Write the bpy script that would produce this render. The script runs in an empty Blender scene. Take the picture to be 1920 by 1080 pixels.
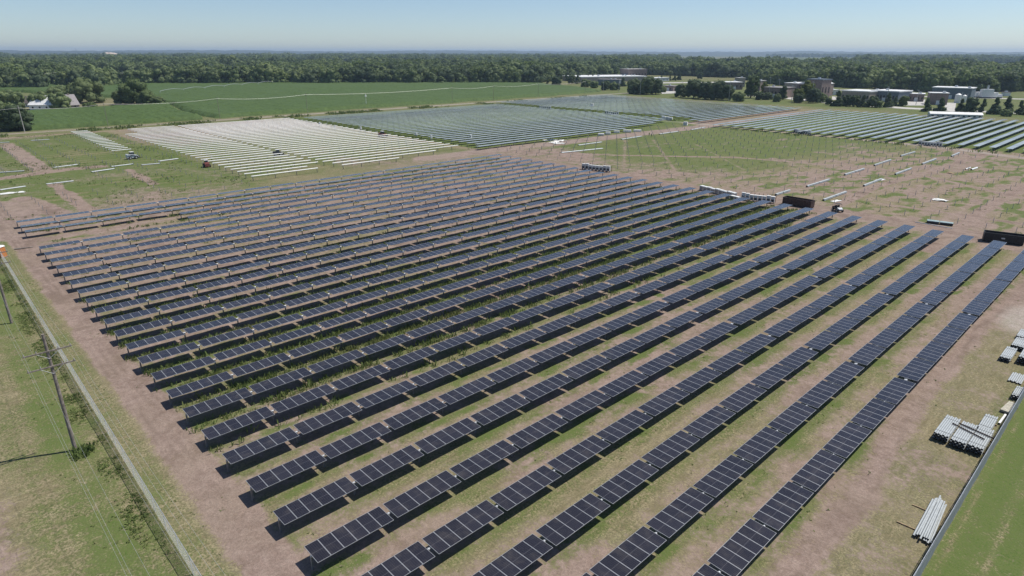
import bpy, math, random
import numpy as np
from mathutils import Matrix, Vector, Euler

random.seed(7)
RNG = np.random.default_rng(11)
scene = bpy.context.scene
COL = scene.collection
R = math.radians

# ------------------------------------------------------------------ camera, sky, sun, exposure
CAM_H, FOC = 38.0, 1180.0
PITCH, YAW, ROLL = math.atan(441.5 / FOC), R(46.59), R(0.09)
cam = bpy.data.cameras.new('camera')
cam.sensor_width = 36.0
cam.lens = FOC / 1920 * 36.0
cam.clip_start, cam.clip_end = 0.5, 60000
cam_ob = bpy.data.objects.new('camera', cam)
COL.objects.link(cam_ob)
cam_ob.matrix_world = (Matrix.Translation((0, 0, CAM_H)) @ Matrix.Rotation(YAW, 4, 'Z')
                       @ Matrix.Rotation(math.pi / 2 - PITCH, 4, 'X') @ Matrix.Rotation(ROLL, 4, 'Z'))
scene.camera = cam_ob

SUN_EL, SUN_AZ = R(60), math.atan2(0.43, 0.90)      # azimuth clockwise from +Y
world = bpy.data.worlds.new('World')
scene.world = world
world.use_nodes = True
wn = world.node_tree.nodes
sky = wn.new('ShaderNodeTexSky')
sky.sky_type = 'NISHITA'
sky.sun_disc = False
sky.sun_elevation, sky.sun_rotation = SUN_EL, SUN_AZ
sky.altitude = 400
sky.air_density, sky.dust_density, sky.ozone_density = 0.8, 0.4, 3.5
bg = wn['Background']
bg.inputs['Strength'].default_value = 0.092
world.node_tree.links.new(sky.outputs[0], bg.inputs[0])

sun = bpy.data.lights.new('sun', 'SUN')
sun.energy, sun.angle, sun.color = 4.1, R(0.53), (1.0, 0.95, 0.87)
sun_ob = bpy.data.objects.new('sun', sun)
COL.objects.link(sun_ob)
sd = Vector((math.sin(SUN_AZ) * math.cos(SUN_EL), math.cos(SUN_AZ) * math.cos(SUN_EL), math.sin(SUN_EL)))
sun_ob.rotation_euler = sd.to_track_quat('Z', 'Y').to_euler()
sun_ob.location = (0, 0, 200)

scene.view_settings.view_transform = 'Standard'
scene.view_settings.look = 'None'
scene.view_settings.exposure = 0.28
scene.view_settings.gamma = 1.0
scene.view_settings.use_curve_mapping = False


def P(px, py, z=0.0):
    """the point of the plane at height z that the photograph shows at pixel (px, py)"""
    u, v = px - 960, py - 540
    c, s = math.cos(ROLL), math.sin(ROLL)
    u, v = (u * c + v * s) / FOC, (-u * s + v * c) / FOC
    f = math.cos(PITCH) - v * math.sin(PITCH)
    up = -math.sin(PITCH) - v * math.cos(PITCH)
    X = u * math.cos(YAW) - f * math.sin(YAW)
    Y = u * math.sin(YAW) + f * math.cos(YAW)
    t = (z - CAM_H) / up
    return (X * t, Y * t)


# ------------------------------------------------------------------ helpers
def tag(o, label=None, cat=None, group=None, kind=None):
    if label: o['label'] = label
    if cat: o['category'] = cat
    if group: o['group'] = group
    if kind: o['kind'] = kind
    return o


def empty(name, loc, rz=0.0, label=None, cat=None, group=None):
    o = bpy.data.objects.new(name, None)
    COL.objects.link(o)
    o.location = loc
    o.rotation_euler = (0, 0, rz)
    o.empty_display_size = 0.3
    return tag(o, label, cat, group)


def link(name, mesh, parent=None, loc=(0, 0, 0), rot=(0, 0, 0)):
    o = bpy.data.objects.new(name, mesh)
    COL.objects.link(o)
    o.parent = parent
    o.location = loc
    o.rotation_euler = rot
    return o


KIDS = {}


def copy_tree(o, parent=None):
    c = o.copy()
    COL.objects.link(c)
    c.parent = parent
    for ch in list(o.children):
        copy_tree(ch, c)
    return c


class MB:
    """collects shapes, then becomes one mesh"""

    def __init__(self):
        self.v, self.f, self.m = [], [], []
        self.mats = []

    def mi(self, mat):
        if mat not in self.mats:
            self.mats.append(mat)
        return self.mats.index(mat)

    def face(self, pts, mat):
        n = len(self.v)
        self.v += [tuple(p) for p in pts]
        self.f.append(tuple(range(n, n + len(pts))))
        self.m.append(self.mi(mat))

    def hexa(self, p, mat):
        n = len(self.v)
        self.v += [tuple(q) for q in p]
        for q in ((0, 3, 2, 1), (4, 5, 6, 7), (0, 1, 5, 4), (1, 2, 6, 5), (2, 3, 7, 6), (3, 0, 4, 7)):
            self.f.append(tuple(n + i for i in q))
            self.m.append(self.mi(mat))

    def box(self, x0, x1, y0, y1, z0, z1, mat, taper=0.0):
        t = taper
        self.hexa([(x0, y0, z0), (x1, y0, z0), (x1, y1, z0), (x0, y1, z0),
                   (x0 + t, y0 + t, z1), (x1 - t, y0 + t, z1), (x1 - t, y1 - t, z1), (x0 + t, y1 - t, z1)], mat)

    def tube(self, a, b, r0, r1, mat, n=8, caps=True, capmat=None):
        a, b = Vector(a), Vector(b)
        d = (b - a).normalized()
        u = d.orthogonal().normalized()
        w = d.cross(u)
        k = len(self.v)
        for c, r in ((a, r0), (b, r1)):
            for i in range(n):
                t = 2 * math.pi * (i + .5) / n
                self.v.append(tuple(c + u * (r * math.cos(t)) + w * (r * math.sin(t))))
        mi = self.mi(mat)
        for i in range(n):
            j = (i + 1) % n
            self.f.append((k + i, k + j, k + n + j, k + n + i))
            self.m.append(mi)
        if caps:
            cm = self.mi(capmat or mat)
            self.f.append(tuple(k + i for i in reversed(range(n))))
            self.f.append(tuple(k + n + i for i in range(n)))
            self.m += [cm, cm]

    def path(self, pts, r, mat, n=6):
        for a, b in zip(pts[:-1], pts[1:]):
            self.tube(a, b, r, r, mat, n)

    def mesh(self, name, smooth=False):
        me = bpy.data.meshes.new(name)
        me.from_pydata(self.v, [], self.f)
        for m in self.mats:
            me.materials.append(m)
        me.polygons.foreach_set('material_index', self.m)
        if smooth:
            me.polygons.foreach_set('use_smooth', [True] * len(self.f))
        me.update()
        return me

    def add(self, name, parent=None, loc=(0, 0, 0), rot=(0, 0, 0), smooth=False):
        return link(name, self.mesh(name, smooth), parent, loc, rot)


def np_mesh(name, verts, tris, mat, smooth=False, mats=None):
    """a mesh from numpy arrays; tris may be (n,3) or (n,4)"""
    me = bpy.data.meshes.new(name)
    nv, nf, k = len(verts), len(tris), tris.shape[1]
    me.vertices.add(nv)
    me.vertices.foreach_set('co', np.ascontiguousarray(verts, dtype=np.float32).ravel())
    me.loops.add(nf * k)
    me.loops.foreach_set('vertex_index', np.ascontiguousarray(tris, dtype=np.int32).ravel())
    me.polygons.add(nf)
    me.polygons.foreach_set('loop_start', np.arange(0, nf * k, k, dtype=np.int32))
    me.polygons.foreach_set('loop_total', np.full(nf, k, dtype=np.int32))
    if smooth:
        me.polygons.foreach_set('use_smooth', np.ones(nf, dtype=bool))
    for m in (mats or [mat]):
        me.materials.append(m)
    me.update(calc_edges=True)
    return me


def hash2(ix, iy, seed):
    h = (ix.astype(np.int64) * 374761393 + iy.astype(np.int64) * 668265263 + seed * 2147483647) & 0xFFFFFFFF
    h = ((h ^ (h >> 13)) * 1274126177) & 0xFFFFFFFF
    return ((h ^ (h >> 16)) & 0xFFFF) / 65535.0


def vnoise(x, y, s, seed=0):
    x, y = np.asarray(x, float) / s, np.asarray(y, float) / s
    ix, iy = np.floor(x), np.floor(y)
    fx, fy = x - ix, y - iy
    fx, fy = fx * fx * (3 - 2 * fx), fy * fy * (3 - 2 * fy)
    a, b = hash2(ix, iy, seed), hash2(ix + 1, iy, seed)
    c, d = hash2(ix, iy + 1, seed), hash2(ix + 1, iy + 1, seed)
    return (a * (1 - fx) + b * fx) * (1 - fy) + (c * (1 - fx) + d * fx) * fy


def fbm(x, y, s, o=4, seed=0):
    t, a, w = 0, 1.0, 0
    for k in range(o):
        t = t + a * vnoise(x, y, s / 2 ** k, seed + k * 17)
        w += a
        a *= 0.55
    return t / w


def sstep(a, b, x):
    t = np.clip((x - a) / (b - a), 0, 1)
    return t * t * (3 - 2 * t)


def band(x, a, b, w):
    return sstep(a - w, a + w, x) * (1 - sstep(b - w, b + w, x))


ORD = ('zeroth first second third fourth fifth sixth seventh eighth ninth tenth eleventh twelfth thirteenth fourteenth '
       'fifteenth sixteenth seventeenth eighteenth nineteenth').split()


def ordw(n):
    tens = {2: ('twentieth', 'twenty'), 3: ('thirtieth', 'thirty'), 4: ('fortieth', 'forty')}
    if n < 20: return ORD[n]
    t, u = divmod(n, 10)
    return tens[t][0] if u == 0 else tens[t][1] + '-' + ORD[u]


# ------------------------------------------------------------------ materials
class NT:
    def __init__(self, name):
        self.mat = bpy.data.materials.new(name)
        self.mat.use_nodes = True
        self.t = self.mat.node_tree
        self.b = self.t.nodes['Principled BSDF']

    def n(self, typ, ins=None, **kw):
        nd = self.t.nodes.new(typ)
        for k, v in kw.items():
            setattr(nd, k, v)
        for k, v in (ins or {}).items():
            if hasattr(v, 'is_linked') or isinstance(v, bpy.types.NodeSocket):
                self.t.links.new(v, nd.inputs[k])
            else:
                nd.inputs[k].default_value = v
        return nd

    def math(self, op, a, b=0.0, clamp=False):
        nd = self.n('ShaderNodeMath', {0: a, 1: b}, operation=op)
        nd.use_clamp = clamp
        return nd.outputs[0]

    def noise(self, vec, scale, detail=3.0, rough=.55):
        nd = self.n('ShaderNodeTexNoise', {'Scale': scale, 'Detail': detail, 'Roughness': rough})
        if vec is not None:
            self.t.links.new(vec, nd.inputs['Vector'])
        return nd.outputs['Fac']

    def mix(self, fac, a, b, bt='MIX'):
        nd = self.n('ShaderNodeMix', data_type='RGBA', blend_type=bt)
        for s, v in ((0, fac), (6, a), (7, b)):
            if isinstance(v, bpy.types.NodeSocket):
                self.t.links.new(v, nd.inputs[s])
            else:
                nd.inputs[s].default_value = (*v, 1) if isinstance(v, tuple) and len(v) == 3 else v
        return nd.outputs[2]

    def ramp(self, fac, lo, hi, a=0.0, b=1.0):
        nd = self.n('ShaderNodeMapRange', {0: fac, 1: lo, 2: hi, 3: a, 4: b})
        nd.interpolation_type = 'SMOOTHSTEP'
        return nd.outputs[0]

    def set(self, **kw):
        for k, v in kw.items():
            k = k.replace('_', ' ')
            if isinstance(v, bpy.types.NodeSocket):
                self.t.links.new(v, self.b.inputs[k])
            else:
                self.b.inputs[k].default_value = (*v, 1) if isinstance(v, tuple) and len(v) == 3 else v
        return self

    def bump(self, h, strength=.5, dist=.1):
        nd = self.n('ShaderNodeBump', {'Height': h, 'Strength': strength, 'Distance': dist})
        self.t.links.new(nd.outputs[0], self.b.inputs['Normal'])

    def leafy(self, col, k=.4):
        tl = self.n('ShaderNodeBsdfTranslucent', {'Color': col})
        mx = self.n('ShaderNodeMixShader', {0: k, 1: self.b.outputs[0], 2: tl.outputs[0]})
        self.t.links.new(mx.outputs[0], self.t.nodes['Material Output'].inputs['Surface'])

    def pos(self):
        return self.n('ShaderNodeNewGeometry').outputs['Position']

    def obj(self):
        return self.n('ShaderNodeTexCoord').outputs['Object']


def plain(name, col, rough=.6, metal=0.0, vary=.25, scale=2.0, spec=.5):
    m = NT(name)
    f = m.noise(m.obj(), scale, 4)
    lo = tuple(c * (1 - vary) for c in col)
    hi = tuple(min(1, c * (1 + vary)) for c in col)
    m.set(Base_Color=m.mix(m.ramp(f, .3, .7), lo, hi), Roughness=rough, Metallic=metal, Specular_IOR_Level=spec)
    return m.mat


M = {}
M['galv'] = plain('galvanised_steel', (.46, .48, .50), .5, .35, .2, 3)
M['pile_steel'] = plain('weathered_pile_steel', (.46, .45, .43), .65, .2, .3, 5)
M['tube'] = plain('pale_tube_steel', (.41, .44, .45), .55, .1, .1, 1.2)
M['pale_tube'] = plain('white_tube_coating', (.80, .81, .80), .45, .0, .08, .8)
M['alu'] = plain('anodised_frame', (.38, .39, .40), .4, .3, .06, 2)
M['dark_end'] = plain('dark_tube_mouth', (.012, .012, .013), .9, 0, .2, 4)
M['wood'] = plain('weathered_pole_wood', (.22, .19, .165), .85, 0, .3, 3)
M['plank'] = plain('dunnage_wood', (.30, .22, .13), .85, 0, .3, 5)
M['white'] = plain('white_paint', (.74, .74, .72), .5, 0, .08, 2)
M['wrap'] = plain('white_plastic_wrap', (.78, .77, .73), .35, 0, .1, 3)
M['cabinet'] = plain('cabinet_grey', (.50, .53, .55), .45, .1, .1, 2)
M['grille'] = plain('dark_grille', (.035, .036, .038), .7, 0, .2, 8)
M['rust'] = plain('rusty_container_steel', (.060, .032, .026), .75, .1, .5, 2.2)
M['black_steel'] = plain('black_container_steel', (.018, .018, .020), .6, .1, .4, 2)
M['rubber'] = plain('tyre_rubber', (.02, .02, .021), .9, 0, .2, 8)
M['red'] = plain('machine_red_paint', (.30, .085, .07), .55, 0, .15, 3)
M['black'] = plain('black_plastic', (.02, .02, .022), .55, 0, .2, 6)
M['glassy'] = plain('dark_window_glass', (.02, .025, .03), .12, 0, .1, 2)
M['orange'] = plain('orange_plastic', (.52, .20, .06), .55, 0, .12, 3)
M['brick'] = plain('brown_brick', (.23, .175, .155), .85, 0, .2, .8)
M['tan_wall'] = plain('tan_masonry', (.33, .28, .24), .85, 0, .15, .8)
M['blue_wall'] = plain('slate_blue_cladding', (.13, .16, .19), .6, .1, .15, .8)
M['conc'] = plain('pale_concrete', (.45, .43, .40), .9, 0, .15, .25)
M['roof_white'] = plain('white_membrane_roof', (.72, .72, .71), .6, 0, .08, .3)
M['roof_grey'] = plain('grey_shingle_roof', (.27, .25, .25), .85, 0, .15, 1.5)
M['roof_brown'] = plain('brown_shingle_roof', (.16, .13, .12), .85, 0, .2, 1.5)
M['insul'] = plain('porcelain', (.35, .33, .32), .3, 0, .1, 5)
M['wire'] = plain('aluminium_conductor', (.50, .50, .49), .5, .4, .05, 1)
M['green_cover'] = plain('grey_green_sheet', (.30, .38, .37), .45, 0, .15, 2)
M['skin'] = plain('skin', (.42, .25, .17), .6, 0, .05, 4)
M['vest'] = plain('hi_vis_cloth', (.62, .72, .12), .8, 0, .08, 4)
M['denim'] = plain('dark_work_trousers', (.05, .06, .09), .9, 0, .2, 4)
M['helmet'] = plain('white_helmet', (.75, .75, .72), .4, 0, .05, 4)
M['bark'] = plain('bark', (.10, .08, .06), .9, 0, .3, 3)
M['sand'] = plain('pale_sand', (.62, .50, .40), .9, 0, .1, .05)


def foliage(name, dark, light, yellow=(.14, .16, .03), s=.35):
    m = NT(name)
    f = m.noise(m.pos(), s, 3)
    rnd = m.n('ShaderNodeObjectInfo').outputs['Random']
    c = m.mix(m.ramp(f, .3, .7), dark, light)
    c = m.mix(m.math('MULTIPLY', m.ramp(rnd, .45, 1.0), .55), c, yellow)
    big = m.noise(m.pos(), .006, 3)
    c = m.mix(m.math('MULTIPLY', m.ramp(big, .42, .62), .5), c, tuple(v * .8 for v in dark))
    c = m.mix(m.math('MULTIPLY', m.ramp(rnd, .0, .35), .30), tuple(v * .8 for v in dark), c) if False else c
    m.set(Base_Color=c, Roughness=.75, Specular_IOR_Level=.25)
    m.leafy(m.mix(.5, c, (.12, .18, .04)), .38)
    return m.mat


M['leaf'] = foliage('broadleaf_foliage', (.125, .168, .078), (.245, .300, .125), (.215, .255, .095))
M['leaf_dark'] = foliage('dark_foliage', (.062, .094, .050), (.125, .168, .085), (.13, .165, .078))
M['leaf_light'] = foliage('light_foliage', (.10, .145, .055), (.19, .24, .09), (.20, .24, .07))
M['leaf_yellow'] = foliage('yellow_green_foliage', (.10, .13, .03), (.22, .25, .05), (.26, .27, .05))


def make_weed():
    m = NT('weed_leaves')
    f = m.noise(m.pos(), 1.1, 3)
    g = m.noise(m.pos(), .12, 2)
    c = m.mix(m.ramp(f, .3, .7), (.10, .15, .045), (.21, .26, .09))
    c = m.mix(m.math('MULTIPLY', m.ramp(g, .45, .7), .45), c, (.22, .21, .09))
    m.set(Base_Color=c, Roughness=.8, Specular_IOR_Level=.2)
    m.leafy(c, .4)
    return m.mat


M['weed'] = make_weed()


def make_module():
    m = NT('solar_cells')
    uv = m.n('ShaderNodeUVMap').outputs[0]
    sx = m.n('ShaderNodeSeparateXYZ', {0: uv})
    u, v = sx.outputs[0], sx.outputs[1]

    def lines(c, n, w):
        f = m.math('FRACT', m.math('MULTIPLY', c, n))
        d = m.math('ABSOLUTE', m.math('SUBTRACT', f, .5))
        return m.math('GREATER_THAN', d, .5 - w)
    l1 = lines(u, 6.0, .035)
    l2 = lines(v, 24.0, .05)
    mid = m.math('LESS_THAN', m.math('ABSOLUTE', m.math('SUBTRACT', v, .5)), .009)
    ln = m.math('MAXIMUM', l1, l2)
    rnd = m.n('ShaderNodeObjectInfo').outputs['Random']
    dust = m.noise(m.pos(), .9, 4)
    c = m.mix(m.ramp(rnd, 0, 1), (.0150, .0145, .021), (.0225, .0215, .030))
    c = m.mix(ln, c, (.065, .062, .068))
    c = m.mix(mid, c, (.085, .082, .09))
    c = m.mix(m.math('MULTIPLY', m.ramp(dust, .45, .8), .10), c, (.30, .26, .22))
    m.set(Base_Color=c, Roughness=.16, IOR=1.45, Specular_IOR_Level=.5)
    return m.mat


M['cell'] = make_module()


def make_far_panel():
    m = NT('sky_paled_solar_glass')
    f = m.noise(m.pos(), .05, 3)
    c = m.mix(m.ramp(f, .35, .65), (.27, .28, .26), (.36, .37, .34))  # low sky's grazing reflection put into the pale base colour
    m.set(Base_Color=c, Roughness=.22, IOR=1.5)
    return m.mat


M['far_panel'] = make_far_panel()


def make_fence(name, col, cover, rough=.5):
    m = NT(name)
    geo = m.obj()
    sx = m.n('ShaderNodeSeparateXYZ', {0: geo})
    x, z = sx.outputs[0], sx.outputs[2]
    a = m.math('FRACT', m.math('MULTIPLY', m.math('ADD', x, z), 9.0))
    b = m.math('FRACT', m.math('MULTIPLY', m.math('SUBTRACT', x, z), 9.0))
    w = cover
    k = m.math('MAXIMUM', m.math('LESS_THAN', a, w), m.math('LESS_THAN', b, w))
    tr = m.n('ShaderNodeBsdfTransparent')
    mx = m.n('ShaderNodeMixShader', {0: k, 1: tr.outputs[0], 2: m.b.outputs[0]})
    m.t.links.new(mx.outputs[0], m.t.nodes['Material Output'].inputs['Surface'])
    m.set(Base_Color=col, Roughness=rough)
    tl = m.n('ShaderNodeBsdfTranslucent', {'Color': (.9, .9, .9, 1)})
    wire = m.n('ShaderNodeMixShader', {0: .55, 1: m.b.outputs[0], 2: tl.outputs[0]})
    m.t.links.new(wire.outputs[0], mx.inputs[2])
    return m.mat


M['mesh_wire'] = make_fence('chain_link_wire', (.92, .93, .94), .105)


def make_screen():
    m = NT('grey_privacy_fabric')
    f = m.noise(m.obj(), 1.5, 4)
    g = m.noise(m.obj(), 30, 2)
    c = m.mix(m.ramp(f, .3, .7), (.20, .225, .25), (.29, .32, .35))
    c = m.mix(m.ramp(g, .4, .6, 0, .5), c, (.15, .17, .19))
    m.set(Base_Color=c, Roughness=.7)
    return m.mat


M['screen'] = make_screen()


def make_corn(name):
    m = NT(name)
    p = m.pos()
    f = m.noise(p, .5, 4, .7)
    st = m.n('ShaderNodeMapping', {'Vector': p, 'Scale': (.02, .5, 1.0)})
    rows = m.noise(st.outputs[0], 1.0, 3)
    tr = m.n('ShaderNodeSeparateXYZ', {0: p}).outputs[0]
    tr = m.math('GREATER_THAN', m.math('FRACT', m.math('MULTIPLY', tr, 1 / 27.0)), .965)
    big = m.noise(p, .012, 3)
    c = m.mix(m.ramp(f, .25, .75), (.036, .064, .016), (.084, .132, .032))
    c = m.mix(m.math('MULTIPLY', m.ramp(rows, .4, .65), .5), c, (.085, .135, .042))
    c = m.mix(m.math('MULTIPLY', m.ramp(big, .4, .7), .5), c, (.075, .115, .04))
    c = m.mix(m.math('MULTIPLY', tr, .45), c, (.030, .045, .016))
    m.set(Base_Color=c, Roughness=.75, Specular_IOR_Level=.2)
    m.bump(f, .9, .4)
    return m.mat


M['corn'] = make_corn('corn_leaves')


def make_ground():
    m = NT('site_ground')
    at = m.n('ShaderNodeAttribute', attribute_name='zone')
    s = m.n('ShaderNodeSeparateColor', {0: at.outputs['Color']})
    d, g, pale = s.outputs[0], s.outputs[1], s.outputs[2]
    p = m.pos()
    n0 = m.noise(p, .07, 3)
    n1 = m.noise(p, .40, 4, .65)
    n2 = m.noise(p, 1.5, 4, .7)
    n3 = m.noise(p, 4.5, 3, .75)
    n4 = m.noise(p, 13.0, 2, .75)
    st = m.n('ShaderNodeMapping', {'Vector': p, 'Scale': (1.0, .22, 1.0)})
    ns = m.noise(st.outputs[0], 1.5, 4, .7)           # streaks along the rows

    def cen(n, k):
        return m.math('MULTIPLY', m.math('SUBTRACT', n, .5), k)

    def tot(*a):
        r = a[0]
        for q in a[1:]:
            r = m.math('ADD', r, q)
        return r
    dirt = m.mix(m.ramp(n1, .32, .68), (.222, .158, .133), (.330, .246, .208))
    dirt = m.mix(m.ramp(n2, .40, .70, 0, .6), dirt, (.390, .305, .258))
    dirt = m.mix(m.ramp(ns, .52, .72, 0, .45), dirt, (.175, .130, .105))
    dirt = m.mix(m.ramp(n0, .42, .66, 0, .35), dirt, (.285, .225, .165))
    green = m.mix(m.ramp(n2, .32, .68), (.082, .120, .032), (.155, .188, .060))
    green = m.mix(m.ramp(n3, .42, .66, 0, .6), green, (.058, .092, .022))
    green = m.mix(m.ramp(n0, .4, .65, 0, .45), green, (.175, .180, .075))
    lush = m.mix(m.ramp(n3, .32, .68), (.050, .096, .018), (.125, .182, .042))
    lush = m.mix(m.ramp(n4, .40, .66, 0, .6), lush, (.19, .205, .08))
    green = m.mix(m.ramp(tot(g, cen(n1, .9), cen(n2, .9), cen(n3, .7)), .52, 1.02), green, lush)
    straw = m.mix(m.ramp(ns, .3, .7), (.195, .165, .095), (.325, .275, .170))
    straw = m.mix(m.ramp(n3, .42, .66, 0, .6), straw, (.170, .150, .085))
    va = tot(g, cen(n1, .5), cen(n2, 1.5), cen(n3, 1.7), cen(n4, .8))
    veg = m.mix(m.ramp(va, .16, .84), straw, green)
    db = tot(d, cen(n1, 1.0), cen(n2, 1.2), cen(n3, 1.3), cen(n4, .6))
    c = m.mix(m.ramp(db, .26, .74), veg, dirt)
    c = m.mix(m.math('MULTIPLY', at.outputs['Alpha'], .55), c, m.mix(m.ramp(n3, .3, .7), (.125, .088, .070), (.20, .145, .115)))
    palec = m.mix(m.ramp(n2, .3, .7), (.40, .36, .32), (.52, .48, .43))
    c = m.mix(pale, c, palec)
    # farmland beyond the site: a patchwork of fields
    sp = m.n('ShaderNodeVectorMath', {0: p}, operation='LENGTH').outputs['Value']
    vo = m.n('ShaderNodeTexVoronoi', {'Vector': p, 'Scale': .0016}, feature='F1')
    vs = m.n('ShaderNodeSeparateColor', {0: vo.outputs['Color']})
    fld = m.mix(m.ramp(vs.outputs[0], .2, .8), (.06, .10, .03), (.13, .15, .055))
    fld = m.mix(m.ramp(vs.outputs[1], .72, .78), fld, (.22, .20, .11))
    fld = m.mix(m.ramp(n0, .35, .65, 0, .35), fld, (.07, .09, .035))
    c = m.mix(m.ramp(sp, 1300, 1800), c, fld)
    c = m.mix(m.ramp(n3, .38, .68, .0, .30), c, (.07, .06, .04))
    c = m.mix(m.ramp(n4, .42, .68, .0, .30), c, (.06, .052, .036))
    m.set(Base_Color=c, Roughness=.95, Specular_IOR_Level=.1)
    hh = m.math('ADD', m.math('MULTIPLY', n2, .6), m.math('MULTIPLY', n3, .4))
    m.bump(hh, .55, .22)
    return m.mat


M['ground'] = make_ground()

# ------------------------------------------------------------------ the ground: one sheet to the horizon
PITCH_X = 5.657                          # metres between tracker rows
X0 = -16.08                              # centre of the row nearest the right fence


def rowx(n):
    return X0 - PITCH_X * n


def axis(parts, lo, hi):
    a = [np.arange(s, e, d) for s, e, d in parts]
    a = np.concatenate(a + [np.array([parts[-1][1]])])
    left = a[0] - np.geomspace(6, a[0] - lo, 26)[::-1]
    right = a[-1] + np.geomspace(6, hi - a[-1], 26)
    return np.concatenate([left, a, right])


gx = axis([(-560, -400, 4), (-400, -150, 1.1), (-150, 4, .45)], -42000, 26000)
gy = axis([(-40, 10, .6), (10, 120, .45), (120, 340, .9), (340, 640, 3)], -26000, 42000)
GX, GY = np.meshgrid(gx, gy, indexing='ij')


def seg_dist(x, y, pts):
    d = np.full(x.shape, 1e9)
    for (ax, ay), (bx, by) in zip(pts[:-1], pts[1:]):
        dx, dy = bx - ax, by - ay
        t = np.clip(((x - ax) * dx + (y - ay) * dy) / (dx * dx + dy * dy), 0, 1)
        d = np.minimum(d, np.hypot(x - ax - t * dx, y - ay - t * dy))
    return d


def zones(x, y):
    n40, n15, n6, n2 = (fbm(x, y, s, 4, k) for s, k in ((40, 1), (15, 2), (6, 3), (2.2, 4)))
    wob = (n6 - .5) * 2.4 + (n2 - .5) * 1.2
    site = band(x, -384, -6.0, .6) * band(y, 8.1, 480, .6)
    main = band(x, -186, -11, 1.5) * band(y + wob * .4, 13.5, 163, 1.0)
    # outside the fence on the left: mown lawn going dry
    g = .60 + (n15 - .5) * .9
    d = .12 + (n15 - .5) * .5
    pale = np.zeros_like(x)
    lawnL = (y < 8.1)
    stripe = .5 + .5 * np.sin((y + wob * .3) * 2 * math.pi / 2.4)
    dry = sstep(-92, -55, x + wob * 3) * (1 - sstep(-4.5, 1.2, y + wob * .7))
    g = np.where(lawnL, .50 + (n15 - .5) * .8 + (n2 - .5) * .6 - .28 * dry + .07 * stripe, g)
    d = np.where(lawnL, .10 + .75 * dry * (.45 + n6) + .10 * stripe * dry, d)
    g = np.where(lawnL, g + .30 * band(y, 2.8, 6.0, .9) + .12 * band(y, 6.0, 8.0, .5), g)
    # outside the fence on the right: lush mown strip
    lawnR = (x > -5.9) & (y >= 8.1)
    straw_lines = np.exp(-((((x + 3.9 + (n6 - .5) * .7) % 2.6) - 1.3) / .30) ** 2)
    g = np.where(lawnR, 1.0 + (n6 - .5) * .5 - .55 * straw_lines * (n2 + n15 - .35), g)
    d = np.where(lawnR, .02 + .28 * straw_lines * n6, d)
    # inside
    gi = .42 + (n15 - .5) * 1.1 + (n6 - .5) * .5
    di = .50 + (n15 - .5) * 1.1 + (n40 - .5) * .5
    # between the tracker rows: greener in the shade line, worn along the aisle
    ph = ((X0 - x) / PITCH_X + .5) % 1.0           # .5 under a row's middle
    nrow = (X0 - x) / PITCH_X
    shade = np.exp(-((ph - .30) / .16) ** 2)
    aisle = np.exp(-((((ph + .16) % 1.0) - .05) / .16) ** 2)
    mid = band(nrow, 8.5, 19, 3)
    gm = .36 + (n15 - .5) * .9 + .34 * shade + .2 * mid
    dm = .66 + (n15 - .5) * 1.0 + (n6 - .5) * .7 - .24 * shade + .14 * aisle - .16 * (1 - sstep(2, 8, nrow)) - .10 * mid * shade
    dm = dm + .12 * sstep(14, 22, nrow)
    tuft = sstep(.58, .68, fbm(x * 1.5, y * .7, 2.6, 3, 43)) * (.35 + .65 * shade)
    dm, gm = dm * (1 - .75 * tuft), gm + (.95 - gm) * tuft * .8
    gi, di = gi * (1 - main) + gm * main, di * (1 - main) + dm * main
    # worn perimeter lane along the left fence and the lane on the right
    lane = band(y + wob * .55, 10.9, 14.9, .7) * sstep(-15, -35, x) * (x > -230)
    grass = band(y, 8.1, 10.5, .5)
    di = di * (1 - grass) + .12 * grass
    gi = gi * (1 - grass) + (.50 + (n6 - .5) * .7) * grass
    di = np.maximum(di, lane * 1.15)
    pts = [(-9, 20), P(1480, 1080), P(1540, 1000), P(1610, 940), P(1700, 770), P(1790, 670), P(1850, 600), P(1915, 548), (-13.0, 170)]
    ln = 1 - sstep(.2, 2.6, seg_dist(x, y, pts) + wob * .6)
    di = np.maximum(di, ln * (1.0 + (n6 - .5) * .4) * (.8 + .2 * sstep(50, 70, y)))
    pt = P(1612, 925)
    di = np.maximum(di, .95 * (1 - sstep(.8, 4.6, np.hypot(x - pt[0], (y - pt[1]) * .6) + wob)))
    pale = np.maximum(pale, .55 * (1 - sstep(1.0, 4.0, np.hypot(x + 10.5, (y - 118) * .35) + wob)))
    rgt = band(x, -14.5, -6, .8) * band(y, 20, 110, 4)
    gi = gi * (1 - rgt) + (.40 + (n15 - .5) * .9 + (n6 - .5) * .7 + .30 * sstep(-8.5, -6.5, x) * sstep(60, 85, y)) * rgt
    di = di * (1 - rgt) + rgt * np.maximum(.33 + (n15 - .5) * .8 + (n6 - .5) * .5, ln * .9)
    # the cross lane at the far end of the main rows
    di = np.maximum(di, 1.1 * band(y + wob, 163, 174, 2.0) * band(x, -200, -8, 3))
    # the field of bare piles
    pf = band(x, -206, -8, 3) * band(y, 172, 326, 3)
    lush = sstep(-70, -125, x + (n40 - .5) * 60)
    ph2 = np.exp(-((ph - .42) / .2) ** 2)
    gp_ = .46 + .40 * lush + (n15 - .5) * .7 + (n6 - .5) * .4
    dp_ = .70 - .52 * lush * sstep(186, 214, y + wob * 3) + (n15 - .5) * 1.0 + (n6 - .5) * .8 - .18 * ph2
    tuft = .85 * sstep(.50, .70, fbm(x * 1.3, y * .62, 3.6, 3, 41)) * (1 - .8 * lush)
    dp_, gp_ = dp_ * (1 - .85 * tuft), gp_ + (.95 - gp_) * tuft
    di, gi = di * (1 - pf) + dp_ * pf, gi * (1 - pf) + gp_ * pf
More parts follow.
